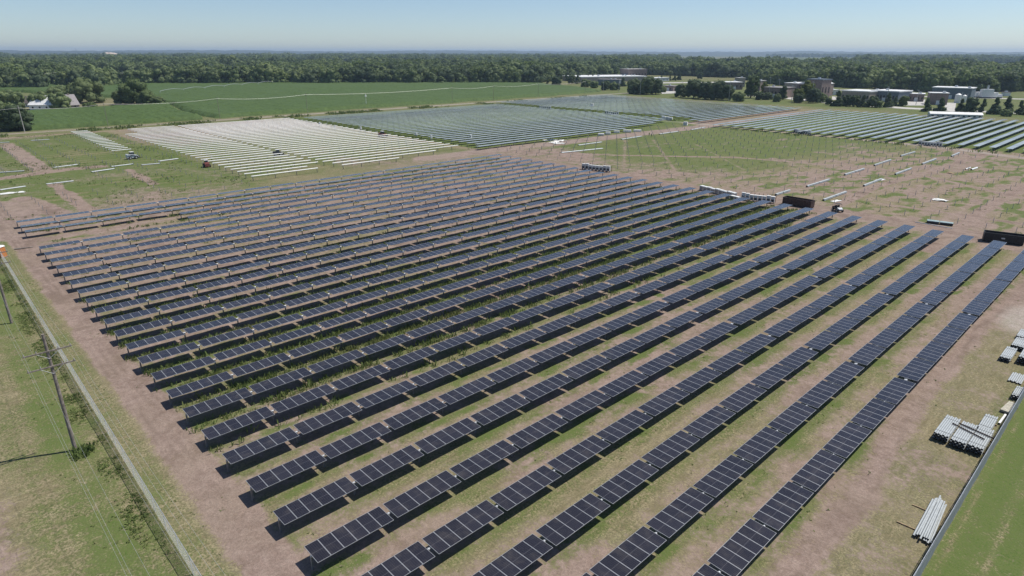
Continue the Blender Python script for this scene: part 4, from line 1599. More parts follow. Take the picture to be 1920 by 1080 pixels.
def person(px, ang, label, top, hat):
    """standing figure; one skinned body"""
    root = empty('person', (px[0], px[1], 0), ang, label, 'person')
    J = {'pelvis': (0, 0, .95, .13), 'waist': (0, .01, 1.12, .125), 'chest': (0, .0, 1.36, .15), 'neck': (0, -.01, 1.53, .055), 'head': (0, .02, 1.66, .095), 'crown': (0, .015, 1.76, .07)}
    names = list(J)
    v = [J[k][:3] for k in names]; rad = [J[k][3] for k in names]
    e = [(0, 1), (1, 2), (2, 3), (3, 4), (4, 5)]
    for s in (-1, 1):
        b = len(v)
        v += [(s * .19, 0, 1.44), (s * .25, .02, 1.17), (s * .23, .12, .95), (s * .22, .16, .86)]
        rad += [.06, .045, .035, .04]
        e += [(2, b), (b, b + 1), (b + 1, b + 2), (b + 2, b + 3)]
        b = len(v)
        v += [(s * .10, 0, .86), (s * .12, .03, .48), (s * .13, -.01, .09), (s * .14, .13, .05)]
        rad += [.09, .062, .045, .045]
        e += [(0, b), (b, b + 1), (b + 1, b + 2), (b + 2, b + 3)]
    me = bpy.data.meshes.new('body')
    me.from_pydata(v, e, [])
    me.materials.append(M['denim'])
    o = link('body', me, root)
    sk = o.modifiers.new('skin', 'SKIN')
    for i, r_ in enumerate(rad):
        me.skin_vertices[0].data[i].radius = (r_, r_)
    me.skin_vertices[0].data[0].use_root = True
    o.modifiers.new('subsurf', 'SUBSURF').levels = 1
    o.modifiers['subsurf'].render_levels = 1
    mb = MB(); mb.tube((0, 0, 1.08), (0, 0, 1.3), .17, .185, top, 12); mb.tube((0, 0, 1.3), (0, 0, 1.49), .185, .10, top, 12); mb.add('vest', root)
    mb = MB(); mb.tube((0, .02, 1.70), (0, .02, 1.80), .125, .07, hat, 12); mb.add('helmet', root)
    mb = MB(); mb.tube((0, .02, 1.60), (0, .03, 1.70), .09, .10, M['skin'], 10); mb.add('face', root)


try:
    person(P(1217, 255), R(30), 'standing worker in dark trousers at the haul road, left of two', M['vest'], M['helmet'])
    person(P(1221.5, 256.5), R(200), 'standing worker in dark trousers at the haul road, right of two', M['white'], M['helmet'])
    person(P(398, 304), R(90), 'worker in a pale hat standing beside the red skid loader', M['vest'], M['helmet'])
    person(P(547, 318), R(90), 'worker in a bright vest standing alone between white tube rows', M['vest'], M['helmet'])
except Exception as ex:
    print('person failed', ex)

# ------------------------------------------------------------------ trees
def ico(sub=1):
    import bmesh
    bm = bmesh.new()
    bmesh.ops.create_icosphere(bm, subdivisions=sub, radius=1.0)
    v = np.array([q.co[:] for q in bm.verts]); f = np.array([[q.index for q in p.verts] for p in bm.faces])
    bm.free()
    return v, f


ICO_V, ICO_F = ico(2)


def crown_mesh(name, h, rx, lobes, leaf, per, mat, seed, conic=False, base=.22, trunk=None):
    """lumpy inner masses wrapped in many leaf clumps"""
    r = np.random.default_rng(seed)
    V, F = [], []
    off = 0
    zc, zr = h * (1 + base) / 2, h * (1 - base) / 2
    cs = []
    for k in range(lobes):
        if conic:
            t = r.uniform(0, 1)
            a = r.uniform(0, 6.28)
            rad = rx * (1 - t) * r.uniform(.35, .75)
            c = np.array([math.cos(a) * rad, math.sin(a) * rad, h * base + t * h * (1 - base) * .92])
            s = rx * (.42 - .24 * t) * r.uniform(.8, 1.2)
        else:
            d = r.normal(0, 1, 3); d /= np.linalg.norm(d)
            d[2] = d[2] * .9 + .12
            q = r.uniform(.35, .72)
            c = np.array([d[0] * rx * q, d[1] * rx * q, zc + d[2] * zr * q])
            s = min(rx, zr * 1.15) * (r.uniform(.30, .46) if lobes < 30 else r.uniform(.28, .42))
        cs.append((c, s))
    if not conic:
        for k in range(7):
            a = k * .9 + r.uniform(-.2, .2)
            cs.append((np.array([math.cos(a) * rx * .58, math.sin(a) * rx * .58, h * r.uniform(.12, .26)]), min(rx, zr * 1.15) * r.uniform(.32, .42)))
    for c, s in cs:
        sq = np.array([1, 1, r.uniform(.75, .95)])
        n = fbm(ICO_V[:, 0] * 3 + c[0], ICO_V[:, 1] * 3 + ICO_V[:, 2] * 2 + c[1], 1.0, 2, seed)
        v = ICO_V * (s * (.62 + .34 * n))[:, None] * sq + c
        V.append(v); F.append(ICO_F + off); off += len(v)
        d = r.normal(0, 1, (per, 3)); d /= np.linalg.norm(d, axis=1)[:, None]
        cen = c + d * (s * r.uniform(.72, 1.12, per))[:, None] * sq
        up = r.normal(0, 1, (per, 3)) * .8 + d * 1.6
        up /= np.linalg.norm(up, axis=1)[:, None]
        t1 = np.cross(up, r.normal(0, 1, (per, 3))); t1 /= np.linalg.norm(t1, axis=1)[:, None]
        t2 = np.cross(up, t1)
        sz = leaf * r.uniform(.55, 1.2, per)[:, None]
        q = np.stack([cen - t1 * sz * .5, cen + t2 * sz * .32 + up * sz * .1, cen + t1 * sz * .5, cen - t2 * sz * .32 + up * sz * .1], 1).reshape(-1, 3)
        i = np.arange(per) * 4 + off
        F.append(np.stack([i, i + 1, i + 2], 1)); F.append(np.stack([i, i + 2, i + 3], 1))
        V.append(q); off += len(q)
    V, F = np.concatenate(V), np.concatenate(F)
    return np_mesh(name, V, F, mat)


def trunk_mesh(h, rx, seed):
    r = random.Random(seed)
    mb = MB()
    mb.tube((0, 0, -.3), (.1, 0, h * .3), .045 * h * .6, .03 * h * .6, M['bark'], 8)
    mb.tube((.1, 0, h * .3), (0, .1, h * .62), .03 * h * .6, .014 * h * .6, M['bark'], 7)
    for k in range(5):
        a = k * 1.26 + r.uniform(-.3, .3)
        z = h * r.uniform(.25, .42)
        mb.tube((.08, 0, z), (math.cos(a) * rx * .55, math.sin(a) * rx * .55, z + h * .25), .016 * h * .6, .006 * h * .6, M['bark'], 5)
    return mb.mesh('trunk')


tree_kinds = {}


def tree_kind(kind, variant, asp):
    """crown and trunk of a tree 14 m high whose crown is asp times as wide; wide crowns get more masses, not flatter ones"""
    asp = max(.5, round(asp * 5) / 5)
    k = (kind, variant, asp)
    if k not in tree_kinds:
        sd_ = sum(map(ord, kind)) + variant * 31 + int(asp * 10)
        rx = 14 * asp / 2 * .92
        mat = M[{'dark': 'leaf_dark', 'light': 'leaf_light', 'yellow': 'leaf_yellow', 'cone': 'leaf_dark'}.get(kind, 'leaf')]
        if kind == 'cone':
            me = crown_mesh('crown', 14, rx, 26, 1.1, 46, mat, sd_, conic=True, base=.05)
        else:
            me = crown_mesh('crown', 14, rx, int(30 + 26 * max(0, asp - .8)), 1.15, 46, mat, sd_, base=-.03)
        tree_kinds[k] = (me, trunk_mesh(14, min(6, rx), sd_))
    return tree_kinds[k]


tree_i = 0


def tree(px, hpx, wpx, kind, label, group=None):
    """px: pixel of the foot in the photograph; hpx, wpx: its height and width there"""
    global tree_i
    x, y = P(*px)
    dist = math.sqrt(x * x + y * y + CAM_H ** 2)
    s = math.hypot(FOC, 441.5) / dist * .985
    s = FOC / (dist * math.cos(math.atan2((px[0] - 960), FOC)) * .985)
    h, w = 1.08 * hpx / s, (1.30 if group == FG else 1.08) * wpx / s
    me, tr = tree_kind(kind, tree_i % 3, w / h)
    tree_i += 1
    root = empty('tree', (x, y, 0), rr.uniform(0, 6.28), label, 'tree', group)
    root.scale = (h / 14, h / 14, h / 14)
    link('crown', me, root)
    link('trunk', tr, root)


FG = 'trees round the farmhouse'
tree((8, 244), 52, 62, 'round', 'tall dark tree at the left edge, nearest the road', FG)
tree((38, 245), 46, 44, 'dark', 'dark bushy tree beside the leftmost road pole', FG)
tree((24, 205), 36, 44, 'round', 'tree behind the dark pair at the left edge, next to the house roof', FG)
tree((81, 204), 30, 44, 'round', 'low spreading tree in front of the white farmhouse', FG)
tree((114, 205), 31, 36, 'round', 'rounded tree between the white farmhouse and the grey roofed shed', FG)
tree((115, 192), 32, 52, 'round', 'wide tree behind the farmhouse trees', FG)
tree((166, 193), 42, 60, 'round', 'broad dark domed tree behind the grey roofed shed', FG)
tree((170, 204), 12, 30, 'light', 'low light green bush right of the grey roofed shed', FG)
tree((233, 196), 26, 34, 'round', 'left tree of the group standing before the big cornfield', FG)
tree((256, 196), 46, 48, 'light', 'tallest tree of the group standing before the big cornfield', FG)
tree((277, 197), 26, 36, 'light', 'lighter rounded tree at the right of the cornfield group', FG)
tree((297, 198), 17, 26, 'round', 'small bush at the right end of the cornfield group', FG)
SG = 'dark shelter trees before the campus'
for px, h, w, k, l in (((1190, 176), 26, 34, 'dark', 'left dark tree of the clump before the long white building'), ((1212, 177), 31, 38, 'dark', 'middle dark tree of the clump before the long white building'),
                       ((1229, 177), 30, 30, 'dark', 'right dark tree of the clump before the long white building'), ((1243, 173), 10, 16, 'round', 'small bush right of the dark clump'),
                       ((1276, 182), 22, 26, 'dark', 'small dark tree at the left foot of the second clump'), ((1300, 184), 36, 36, 'dark', 'tall left tree of the second dark clump'), ((1322, 186), 31, 34, 'dark', 'second tree of the second dark clump'),
                       ((1344, 187), 33, 40, 'dark', 'broad tree of the second dark clump'), ((1361, 188), 30, 30, 'dark', 'right tree of the second dark clump'), ((1384, 190), 16, 28, 'round', 'low bush at the right foot of the second clump')):
    tree(px, h, w, k, l, SG)
CG = 'small trees before the long white building'
for i, (px, h, w, k) in enumerate((((1027, 161), 13, 8, 'cone'), ((1043, 162), 17, 20, 'dark'), ((1034, 149), 16, 22, 'light'), ((1062, 152), 14, 10, 'cone'), ((1072, 157), 17, 18, 'dark'), ((1083, 157), 16, 14, 'cone'), ((1098, 163), 13, 24, 'round'),
                                   ((1114, 165), 13, 18, 'round'), ((1103, 151), 11, 9, 'cone'), ((1111, 152), 11, 9, 'cone'), ((1135, 169), 16, 18, 'dark'), ((1150, 169), 14, 18, 'round'), ((1168, 162), 15, 14, 'cone'), ((1157, 169), 13, 14, 'dark'),
                                   ((1240, 152), 9, 9, 'cone'), ((1256, 151), 9, 8, 'cone'), ((1265, 151), 9, 10, 'cone'), ((1274, 150), 12, 12, 'cone'), ((1312, 148), 12, 13, 'dark'))):
    tree(px, h, w, k, 'small tree before the long white building, %s from the left' % ordw(i + 1), CG)
TG = 'street trees along the campus road'
for i, (px, h, w, k) in enumerate((((1407, 184), 44, 28, 'light'), ((1432, 178), 24, 16, 'yellow'), ((1425, 187), 14, 22, 'dark'), ((1440, 187), 13, 20, 'dark'), ((1456, 191), 14, 18, 'round'), ((1468, 187), 26, 18, 'dark'), ((1477, 182), 18, 18, 'round'),
                                   ((1495, 191), 26, 22, 'yellow'), ((1511, 189), 36, 26, 'yellow'), ((1497, 193), 17, 20, 'dark'), ((1524, 193), 26, 24, 'dark'), ((1541, 192), 16, 20, 'round'), ((1553, 197), 14, 14, 'dark'), ((1569, 199), 26, 24, 'cone'), ((1584, 199), 20, 18, 'dark'),
                                   ((1600, 200), 22, 24, 'dark'), ((1617, 201), 21, 22, 'cone'), ((1634, 201), 20, 24, 'dark'), ((1648, 202), 14, 14, 'round'), ((1663, 201), 24, 24, 'cone'), ((1677, 199), 16, 16, 'cone'), ((1692, 199), 19, 18, 'light'),
                                   ((1736, 209), 25, 22, 'cone'), ((1762, 209), 24, 22, 'cone'), ((1800, 210), 22, 24, 'cone'), ((1817, 212), 28, 28, 'dark'), ((1841, 210), 23, 18, 'cone'), ((1863, 214), 28, 26, 'cone'), ((1886, 214), 33, 26, 'cone'), ((1886, 218), 12, 24, 'round'), ((1910, 215), 25, 22, 'cone'), ((1930, 216), 26, 22, 'cone'))):
    tree(px, h, w, k, '%s street tree, %s from the left along the campus road' % ({'light': 'tall light green', 'yellow': 'yellow-green', 'dark': 'dark rounded', 'round': 'low green', 'cone': 'dark pointed'}[k], ordw(i + 1)), TG)


# ------------------------------------------------------------------ the woods: one mass of instanced trees
def build_forest():
    src = bpy.data.collections.new('woodland_tree_forms')
    forms = []
    for v in range(7):
        mat = (M['leaf'], M['leaf'], M['leaf_dark'], M['leaf'], M['leaf_light'], M['leaf_dark'], M['leaf'])[v]
        me = crown_mesh('woodland_tree', 14.0, 8.0 + (v % 3) * .8, 13, 2.3, 34, mat, 301 + v, base=-.1)
        o = bpy.data.objects.new('woodland_tree_%s' % 'abcdefg'[v], me)
        src.objects.link(o)
    # edge of the wood: foot pixel along the picture
    ed = np.array([(-420, 170), (-60, 168), (0, 166), (66, 166), (67, 158), (108, 158), (112, 161), (190, 163), (212, 158), (300, 157), (500, 156), (700, 155.5), (900, 155), (1000, 153), (1040, 147), (1090, 142), (1200, 137.5), (1300, 140),
                   (1393, 143.5), (1397, 146), (1440, 153), (1490, 157), (1560, 160), (1590, 165), (1650, 167), (1750, 168), (1860, 167.5), (1930, 166), (2350, 168)], float)
    r = np.random.default_rng(77)
    xs, ys, sc = [], [], []

    def add(n, r0, r1, keep, s0, s1, seed, skip_edge=False):
        rg = np.random.default_rng(seed)
        ang = np.arctan(np.linspace(-1.42, 1.25, 4000))
        u = np.tan(rg.uniform(math.atan(-1.30), math.atan(1.16), n))
        rad = np.sqrt(rg.uniform(r0 ** 2, r1 ** 2, n))            # horizontal range
        px = 960 + u * math.hypot(FOC, 441.5) * .99
        c = np.cos(np.arctan(u))
        bx = rad * (u * c * math.cos(YAW) - c * math.sin(YAW))
        by = rad * (u * c * math.sin(YAW) + c * math.cos(YAW))
        # foot row in the picture
        depth = rad * c
        rowpix = 98.5 + CAM_H * 1260 / depth * 1.0
        lim = np.interp(px, ed[:, 0], ed[:, 1])
        ok = rowpix < lim
        ok &= keep(bx, by, rad, px, rg)
        xs.append(bx[ok]); ys.append(by[ok])
        sc.append(rg.uniform(s0, s1, ok.sum()) * (.70 + 1.0 * fbm(bx[ok], by[ok], 75, 3, 5) ** 1.3))

    def near(bx, by, rad, px, rg):
        gap = (fbm(bx, by, 260, 3, 211) > .30) & (fbm(bx, by, 45, 3, 213) > .30)
        meadow = (px > 1300) & (px < 1400) & (rad < 1150)
        return gap & ~meadow

    def mid(bx, by, rad, px, rg):
        field = (px > 1270) & (px < 1600) & (rad > 2250) & (rad < 6000)
        return (fbm(bx, by, 520, 3, 223) > .40) & ~field

    def far(bx, by, rad, px, rg):
        field = (px > 1250) & (px < 1640) & (rad < 6000)
        return (fbm(bx, by, 1500, 3, 227) > .52) & ~field
    add(24000, 560, 1500, near, .68, 1.45, 1)
    add(22000, 1500, 2600, mid, .8, 1.65, 2)
    add(20000, 2600, 4600, mid, 1.2, 1.8, 3)
    add(22000, 4600, 8200, far, 1.3, 2.0, 4)
    X, Y, S = map(np.concatenate, (xs, ys, sc))
    me = bpy.data.meshes.new('forest')
    me.vertices.add(len(X))
    me.vertices.foreach_set('co', np.stack([X, Y, np.zeros_like(X)], 1).astype(np.float32).ravel())
    for nm, arr, typ in (('tsize', S, 'FLOAT'), ('tturn', r.uniform(0, 6.28, len(X)), 'FLOAT')):
        at = me.attributes.new(nm, typ, 'POINT')
        at.data.foreach_set('value', arr.astype(np.float32))
    at = me.attributes.new('tform', 'INT', 'POINT')
    fm = (fbm(X, Y, 70, 3, 9) * 9 + r.uniform(-1.5, 3, len(X))).astype(np.int32) % 7
    at.data.foreach_set('value', fm)
    o = link('forest', me)
    tag(o, 'dense green woodland filling the distance behind the fields', 'woods', kind='stuff')
    ng = bpy.data.node_groups.new('woodland', 'GeometryNodeTree')
    ng.interface.new_socket('Geometry', in_out='INPUT', socket_type='NodeSocketGeometry')
    ng.interface.new_socket('Geometry', in_out='OUTPUT', socket_type='NodeSocketGeometry')
    N, Lk = ng.nodes, ng.links
    gi, go = N.new('NodeGroupInput'), N.new('NodeGroupOutput')
    ci = N.new('GeometryNodeCollectionInfo')
    ci.inputs['Collection'].default_value = src
    ci.inputs['Separate Children'].default_value = True
    ci.inputs['Reset Children'].default_value = True
    ip = N.new('GeometryNodeInstanceOnPoints')
    ip.inputs['Pick Instance'].default_value = True

    def attr(nm, typ):
        a = N.new('GeometryNodeInputNamedAttribute'); a.data_type = typ; a.inputs[0].default_value = nm
        return [s for s in a.outputs if s.enabled and s.name == 'Attribute'][0]
    cx = N.new('ShaderNodeCombineXYZ')
    Lk.new(attr('tturn', 'FLOAT'), cx.inputs[2])
    sx = N.new('ShaderNodeCombineXYZ')
    s_ = attr('tsize', 'FLOAT')
    for k in range(3): Lk.new(s_, sx.inputs[k])
    Lk.new(gi.outputs[0], ip.inputs['Points'])
    Lk.new(ci.outputs[0], ip.inputs['Instance'])
    Lk.new(attr('tform', 'INT'), ip.inputs['Instance Index'])
    Lk.new(cx.outputs[0], ip.inputs['Rotation'])
    Lk.new(sx.outputs[0], ip.inputs['Scale'])
    Lk.new(ip.outputs[0], go.inputs[0])
    md = o.modifiers.new('woodland', 'NODES')
    md.node_group = ng


build_forest()


# ------------------------------------------------------------------ buildings
def windows(root, L, z0, z1, n, y, w=1.2, mat=None, x0=0):
    mb = MB(); mb.box(-w / 2, w / 2, -.06, -.002, z0, z1, mat or M['glassy']); me = mb.mesh('window')
    for k in range(n):
        link('window', me, root, (x0 + (k + .5) * (L - x0) / n, y, 0))


def flat_building(pl, pr, depth, h, wall, roof, label, win=0, parapet=.4, door=True, name='building', roofcap=True):
    a, b = P(*pl), P(*pr)
    L = math.hypot(b[0] - a[0], b[1] - a[1])
    root = empty(name, (a[0], a[1], 0), math.atan2(b[1] - a[1], b[0] - a[0]), label, 'building')
    mb = MB(); mb.box(0, L, 0, depth, 0, h, wall); mb.add('wall', root)
    mb = MB(); mb.box(-.4, L + .4, -.4, depth + .4, h + .004, h + parapet, roof); rf = mb.add('roof', root)
    r = random.Random(int(L * 10))
    for k in range(max(1, int(L / 12))):
        mb = MB(); mb.box(-1, 1, -.9, .9, 0, 1.2, M['cabinet']); mb.add('roof_unit', rf, (r.uniform(2, L - 2), r.uniform(2, depth - 2), h + parapet + .003))
    if win: windows(root, L, h * .3, h * .62, win, 0)
    if door:
        mb = MB(); mb.box(-1.3, 1.3, -.08, -.003, 0, min(3.2, h * .7), M['white']); mb.add('door', root, (L * .5, 0, 0))
    return root, L


# farmhouse and shed
a, b = P(55, 206), P(112, 206)
ang = math.atan2(b[1] - a[1], b[0] - a[0])


def gable(pl, pr, depth, h, rise, wall, roof, label, name='house'):
    a, b = P(*pl), P(*pr)
    L = math.hypot(b[0] - a[0], b[1] - a[1])
    root = empty(name, (a[0], a[1], 0), math.atan2(b[1] - a[1], b[0] - a[0]), label, 'house')
    mb = MB(); mb.box(0, L, 0, depth, 0, h, wall)
    for x in (0.0, L - .15):
        mb.hexa([(x, 0, h + .001), (x + .15, 0, h + .001), (x + .15, depth, h + .001), (x, depth, h + .001),
                 (x, depth / 2 - .01, h + rise - .05), (x + .15, depth / 2 - .01, h + rise - .05), (x + .15, depth / 2 + .01, h + rise - .05), (x, depth / 2 + .01, h + rise - .05)], wall)
    mb.add('wall', root)
    mb = MB(); o = .5; k = rise / (depth / 2)
    for s in (0, 1):
        y0, y1 = (-o, depth / 2) if s == 0 else (depth + o, depth / 2)
        z0, z1 = h - o * k + .05, h + rise + .05
        q = [(-o, y0, z0), (L + o, y0, z0), (L + o, y1, z1), (-o, y1, z1)]
        mb.hexa([*q, *[(x, y, z + .2) for x, y, z in q]], roof)
    rf = mb.add('roof', root)
    mb = MB(); mb.box(-.4, .4, -.4, .4, h, h + rise + 1.0, M['brick']); mb.add('chimney', rf, (L * .7, depth * .5, 0))
    windows(root, L, 1.0, 2.2, max(2, int(L / 4)), 0)
    mb = MB(); mb.box(-.5, .5, -.08, -.003, 0, 2.1, M['white']); mb.add('door', root, (L * .45, -.06, 0))
    return root


gable((56, 206), (108, 206), 15, 3.4, 5.5, M['white'], M['roof_white'], 'white farmhouse with a pale roof, half hidden by trees at left')
gable((118, 205), (150, 203), 11, 2.8, 6.5, M['tan_wall'], M['roof_grey'], 'shed with a grey pitched roof beside the farm trees', 'shed')
gable((38, 200), (62, 201), 10, 3.0, 4.0, M['white'], M['roof_brown'], 'brown roofed wing behind the white farmhouse at the left trees', 'house')

# campus
flat_building((1090, 154), (1212, 152), 60, 6.0, M['tan_wall'], M['roof_white'], 'very long low white roofed building behind the small trees', 0, 1.0)
flat_building((1178, 150), (1212, 149.5), 26, 15, M['brick'], M['conc'], 'brown brick block rising behind the long white roofed building', 6)
flat_building((1120, 160), (1160, 161), 12, 7, M['blue_wall'], M['roof_grey'], 'dark blue-grey shed behind the roadside bushes', 0)
flat_building((1222, 153), (1254, 152), 16, 4.5, M['cabinet'], M['roof_white'], 'pale low building right of the dark shelter clump', 5)
flat_building((1242, 170), (1262, 171), 10, 5.0, M['brick'], M['roof_grey'], 'small brown building between the two dark tree clumps', 2)
flat_building((1362, 168), (1392, 168), 22, 7.5, M['brick'], M['roof_white'], 'low brown building with a white roof behind the tall light tree', 4)
flat_building((1384, 163), (1396, 163), 14, 10, M['tan_wall'], M['conc'], 'tan stair tower behind the tall light tree', 2)
flat_building((1412, 170), (1424, 170.5), 14, 10, M['brick'], M['conc'], 'brown tower beside the yellow-green tree', 2)
flat_building((1430, 182), (1470, 184), 20, 8.5, M['brick'], M['roof_grey'], 'brown flat roofed building behind the street trees', 6)
flat_building((1468, 178), (1500, 180), 26, 11, M['tan_wall'], M['roof_white'], 'white roofed wing left of the arched roof building', 5)
root, L = flat_building((1492, 181), (1536, 183), 34, 11.0, M['brick'], M['conc'], 'large brown building with a pale arched roof and dark glass', 8)
mb = MB()
for k in range(10):
    t0, t1 = k / 10, (k + 1) / 10
    z = lambda t: 11.42 + 4.6 * math.sin(math.pi * (.15 + t * .7)) - 1.9
    mb.hexa([(L * t0, 2, 11.41), (L * t1, 2, 11.41), (L * t1, 32, 11.41), (L * t0, 32, 11.41), (L * t0, 2, z(t0)), (L * t1, 2, z(t1)), (L * t1, 32, z(t1)), (L * t0, 32, z(t0))], M['roof_white'])
mb.add('arched_roof', root)
mb = MB(); mb.box(2, L - 3, -.2, -.08, 5.5, 10.5, M['glassy']); mb.add('glass_band', root)
flat_building((1537, 185), (1554, 184), 15, 15.5, M['brick'], M['blue_wall'], 'tall brown corner tower at the right end of the arched roof building', 3, .9)
flat_building((1556, 178), (1572, 178), 8, 4.5, M['white'], M['roof_white'], 'small white building right of the brown tower', 2)
flat_building((1576, 188), (1628, 191), 26, 7.6, M['tan_wall'], M['roof_white'], 'low building with a bright white flat roof behind street trees', 8, .8)
flat_building((1630, 189), (1682, 192), 24, 8.0, M['blue_wall'], M['roof_white'], 'dark blue walled building with roof units, behind street trees', 9, .8)
flat_building((1702, 190), (1731, 191), 14, 6.0, M['brick'], M['roof_white'], 'small brown building with white flat roof beside a concrete yard', 4)
flat_building((1740, 196), (1775, 197), 12, 8.6, M['brick'], M['roof_white'], 'plain brown cube-like building in front of the slate blue hall', 0)
flat_building((1744, 184), (1818, 187), 22, 9.0, M['blue_wall'], M['roof_white'], 'long slate blue hall with white roof edge at right', 0, .7)
flat_building((1884, 180), (1894, 180), 5, 3, M['white'], M['roof_grey'], 'tiny white hut on the far right lawn', 1)
# long white trailer-like building
a, b = P(1743, 221), P(1841, 224)
L = math.hypot(b[0] - a[0], b[1] - a[1])
root = empty('long_shed', (a[0], a[1], 0), math.atan2(b[1] - a[1], b[0] - a[0]), 'long low white roofed shed at the back of the campus solar block', 'building')
mb = MB(); mb.box(0, L, 0, 7, 0, 2.6, M['cabinet']); mb.add('wall', root)
mb = MB(); mb.hexa([(-.3, -.3, 2.604), (L + .3, -.3, 2.604), (L + .3, 7.3, 2.604), (-.3, 7.3, 2.604), (-.3, 2.5, 3.7), (L + .3, 2.5, 3.7), (L + .3, 4.5, 3.7), (-.3, 4.5, 3.7)], M['roof_white']); mb.add('roof', root)
windows(root, L, 1.1, 1.9, 10, 0)
# white machinery by the lawn
for k, (px, w, h) in enumerate((((1836, 183), 8, 7), ((1848, 184), 9, 11), ((1858, 184), 7, 7), ((1868, 184), 7, 5))):
    a = P(*px)
    root = empty('process_unit', (a[0], a[1], 0), R(30), 'white process unit on the lawn right of the slate blue hall, %s from the left' % ordw(k + 1), 'machinery', 'white process units on the lawn')
    mb = MB(); mb.box(-w / 2, w / 2, -3, 3, 1, h * .7, M['white'], .2); mb.add('unit_body', root)
    mb = MB(); mb.box(-w / 2, w / 2, -2.5, 2.5, 0, .996, M['black_steel']); mb.add('unit_base', root)
    mb = MB(); mb.tube((0, 0, h * .7), (0, 0, h), .8, .8, M['galv'], 10); mb.add('stack_pipe', root)
for k, (px, r_, h) in enumerate((((1794, 193), 2.2, 7.5), ((1806, 192), 1.6, 6.0))):
    a = P(*px)
    root = empty('storage_tank', (a[0], a[1], 0), 0, ['large', 'small'][k] + ' white upright tank beside the slate blue hall', 'tank')
    mb = MB(); mb.tube((0, 0, 0), (0, 0, h * .85), r_, r_, M['white'], 16); mb.tube((0, 0, h * .85), (0, 0, h), r_, r_ * .3, M['white'], 16); mb.add('shell', root)
    mb = MB(); mb.tube((r_ + .3, 0, 0), (r_ + .3, 0, h + 1), .15, .15, M['galv'], 8); mb.add('vent_pipe', root)


# campus roads and yards: thin slabs
def slab(name, pts, z, th=.1):
    n = len(pts)
    v = [(x, y, z) for x, y in pts] + [(x, y, z - th) for x, y in pts]
    me = bpy.data.meshes.new(name)
    f = [tuple(range(n))] + [(i, i + n, (i + 1) % n + n, (i + 1) % n) for i in range(n)]
    me.from_pydata(v, [], f)
    me.materials.append(M['conc'])
    me.update()
    tag(link(name, me), kind='structure')


slab('campus_road', [P(1380, 178.5), P(1470, 185), P(1560, 195), P(1700, 204.5), P(1925, 214), P(1925, 211.5), P(1700, 201.5), P(1565, 191.5), P(1480, 182), P(1380, 175)], .06)
slab('concrete_yard', [P(1770, 208), P(1790, 210), P(1793, 192), P(1772, 193)], .09)
slab('concrete_yard', [P(1690, 198), P(1732, 198), P(1735, 187), P(1700, 186)], .10)
slab('parking_lot', [P(1240, 176), P(1290, 174), P(1288, 169), P(1240, 169)], .08)
slab('parking_lot', [P(1560, 187), P(1640, 192), P(1632, 184), P(1560, 181)], .07)
slab('campus_drive', [P(1230, 156.5), P(1345, 155), P(1345, 153.6), P(1232, 154.6)], .08)
slab('campus_drive', [P(1700, 181), P(1930, 187), P(1930, 185.5), P(1700, 179.5)], .08)
slab('campus_drive', [P(1560, 169.2), P(1930, 171), P(1930, 169.6), P(1560, 168.2)], .08)

# lamp posts on the campus
for i, (px, h) in enumerate((((1322, 142), 12), ((1045, 146), 13), ((1200, 178), 14), ((1131, 172), 14), ((1160, 172), 12), ((1278, 182), 13), ((1366, 190), 16), ((1440, 186), 18), ((1458, 181), 15), ((1483, 193), 13), ((1520, 193), 16), ((1660, 200), 14), ((1628, 166), 9), ((1695, 166), 9),
                             ((1762, 166), 9), ((1811, 168), 10), ((1717, 197), 11))):
    a = P(*px)
    root = empty('lamp_post', (a[0], a[1], 0), R(45), 'slim pale lamp post on the campus, %s counted in the set of campus posts' % ordw(i + 1), 'lamp post', 'lamp posts on the campus')
    mb = MB(); mb.tube((0, 0, 0), (0, 0, h), .2, .14, M['conc'], 6); mb.add('shaft', root)
    mb = MB(); mb.box(-1.2, .2, -.3, .3, h + .002, h + .3, M['cabinet']); mb.add('lamp_head', root)

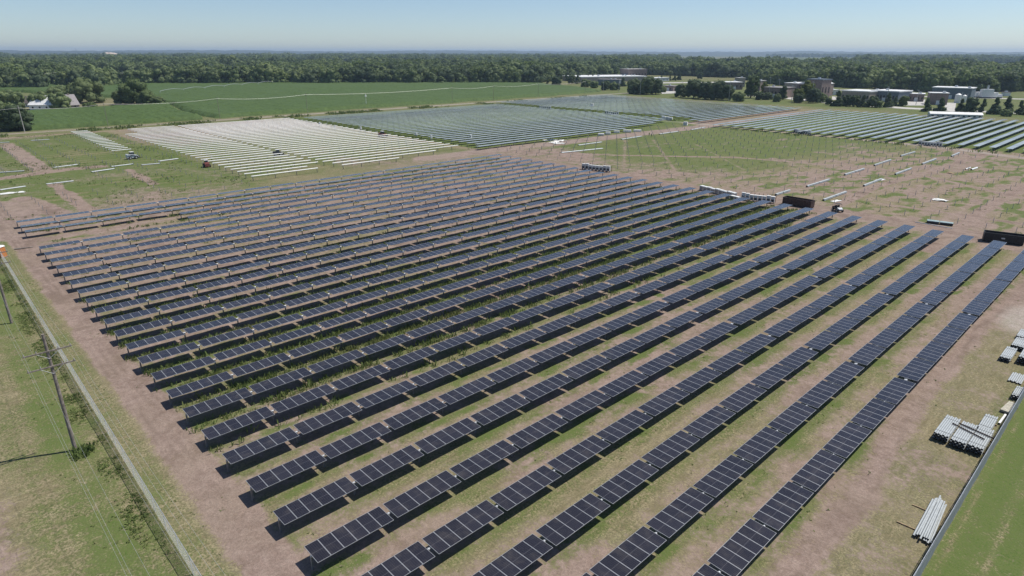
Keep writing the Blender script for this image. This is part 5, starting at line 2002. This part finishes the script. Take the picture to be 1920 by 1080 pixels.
# far landmarks
a = P(205, 108.5)
root = empty('sand_mound', (a[0], a[1], 0), R(46), 'pale sand coloured mound above the far trees at left', 'mound')
th = np.linspace(0, 2 * math.pi, 28, endpoint=False)
rings = []
for s, h in ((1, 0), (.92, 9), (.78, 15), (.5, 19), (.2, 21), (.02, 22)):
    h *= 1.5
    rings.append(np.stack([np.cos(th) * 75 * s * (1 + .15 * np.sin(3 * th)), np.sin(th) * 45 * s, h * (1 + .12 * np.sin(2 * th + 1))], 1))
V = np.concatenate(rings)
q = []
for k in range(5):
    i = np.arange(28)
    q.append(np.stack([k * 28 + i, k * 28 + (i + 1) % 28, (k + 1) * 28 + (i + 1) % 28, (k + 1) * 28 + i], 1))
link('heap', np_mesh('heap', V, np.concatenate(q), M['sand'], True), root)
for k, (px, w, h, where) in enumerate((((118, 101.8), 90, 26, 'leftmost, on the horizon left of the water tower'), ((870, 101.3), 60, 22, 'on the horizon above the middle of the cornfield'), ((766, 101.3), 70, 16, 'on the horizon near the picture middle'),
                                       ((1420, 103.5), 60, 20, 'on the far field at right of centre'), ((1350, 103.0), 30, 18, 'small, on the far field edge'), ((1878, 113.5), 26, 12, 'among far trees at the right edge'), ((810, 101.4), 60, 15, 'right of the middle pair on the horizon'))):
    a = P(*px)
    root = empty('white_warehouse', (a[0], a[1], 0), R(45), 'tiny white warehouse far away, ' + where, 'warehouse', 'tiny white warehouses on the horizon')
    mb = MB(); mb.box(-w / 2, w / 2, -20, 20, 0, h, M['white']); mb.add('wall', root)
    mb = MB(); mb.box(-w / 2 - 1, w / 2 + 1, -21, 21, h + .01, h + 1.5, M['roof_white']); mb.add('roof', root)
a = P(145, 102.0)
root = empty('water_tower', (a[0], a[1], 0), 0, 'thin grey water tower on the horizon at left', 'water tower')
mb = MB(); mb.tube((0, 0, 0), (0, 0, 70), 6, 3, M['cabinet'], 10); mb.add('stem', root)
mb = MB(); mb.tube((0, 0, 70), (0, 0, 78), 3, 12, M['cabinet'], 14); mb.tube((0, 0, 78), (0, 0, 88), 12, 10, M['cabinet'], 14); mb.tube((0, 0, 88), (0, 0, 93), 10, 2, M['cabinet'], 14); mb.add('tank', root)

# ------------------------------------------------------------------ haze
mb = MB()
m = NT('summer_haze')
m.t.nodes.remove(m.b)
pv_ = m.n('ShaderNodeVolumePrincipled', {'Color': (.60, .78, 1.0, 1), 'Density': 8.0e-5, 'Anisotropy': .2})
m.t.links.new(pv_.outputs[0], m.t.nodes['Material Output'].inputs['Volume'])
mb.box(-20000, 9000, -9000, 20000, -1.6, 122, m.mat)
tag(mb.add('haze'), 'thin blue summer haze over the plain', 'haze', kind='stuff')
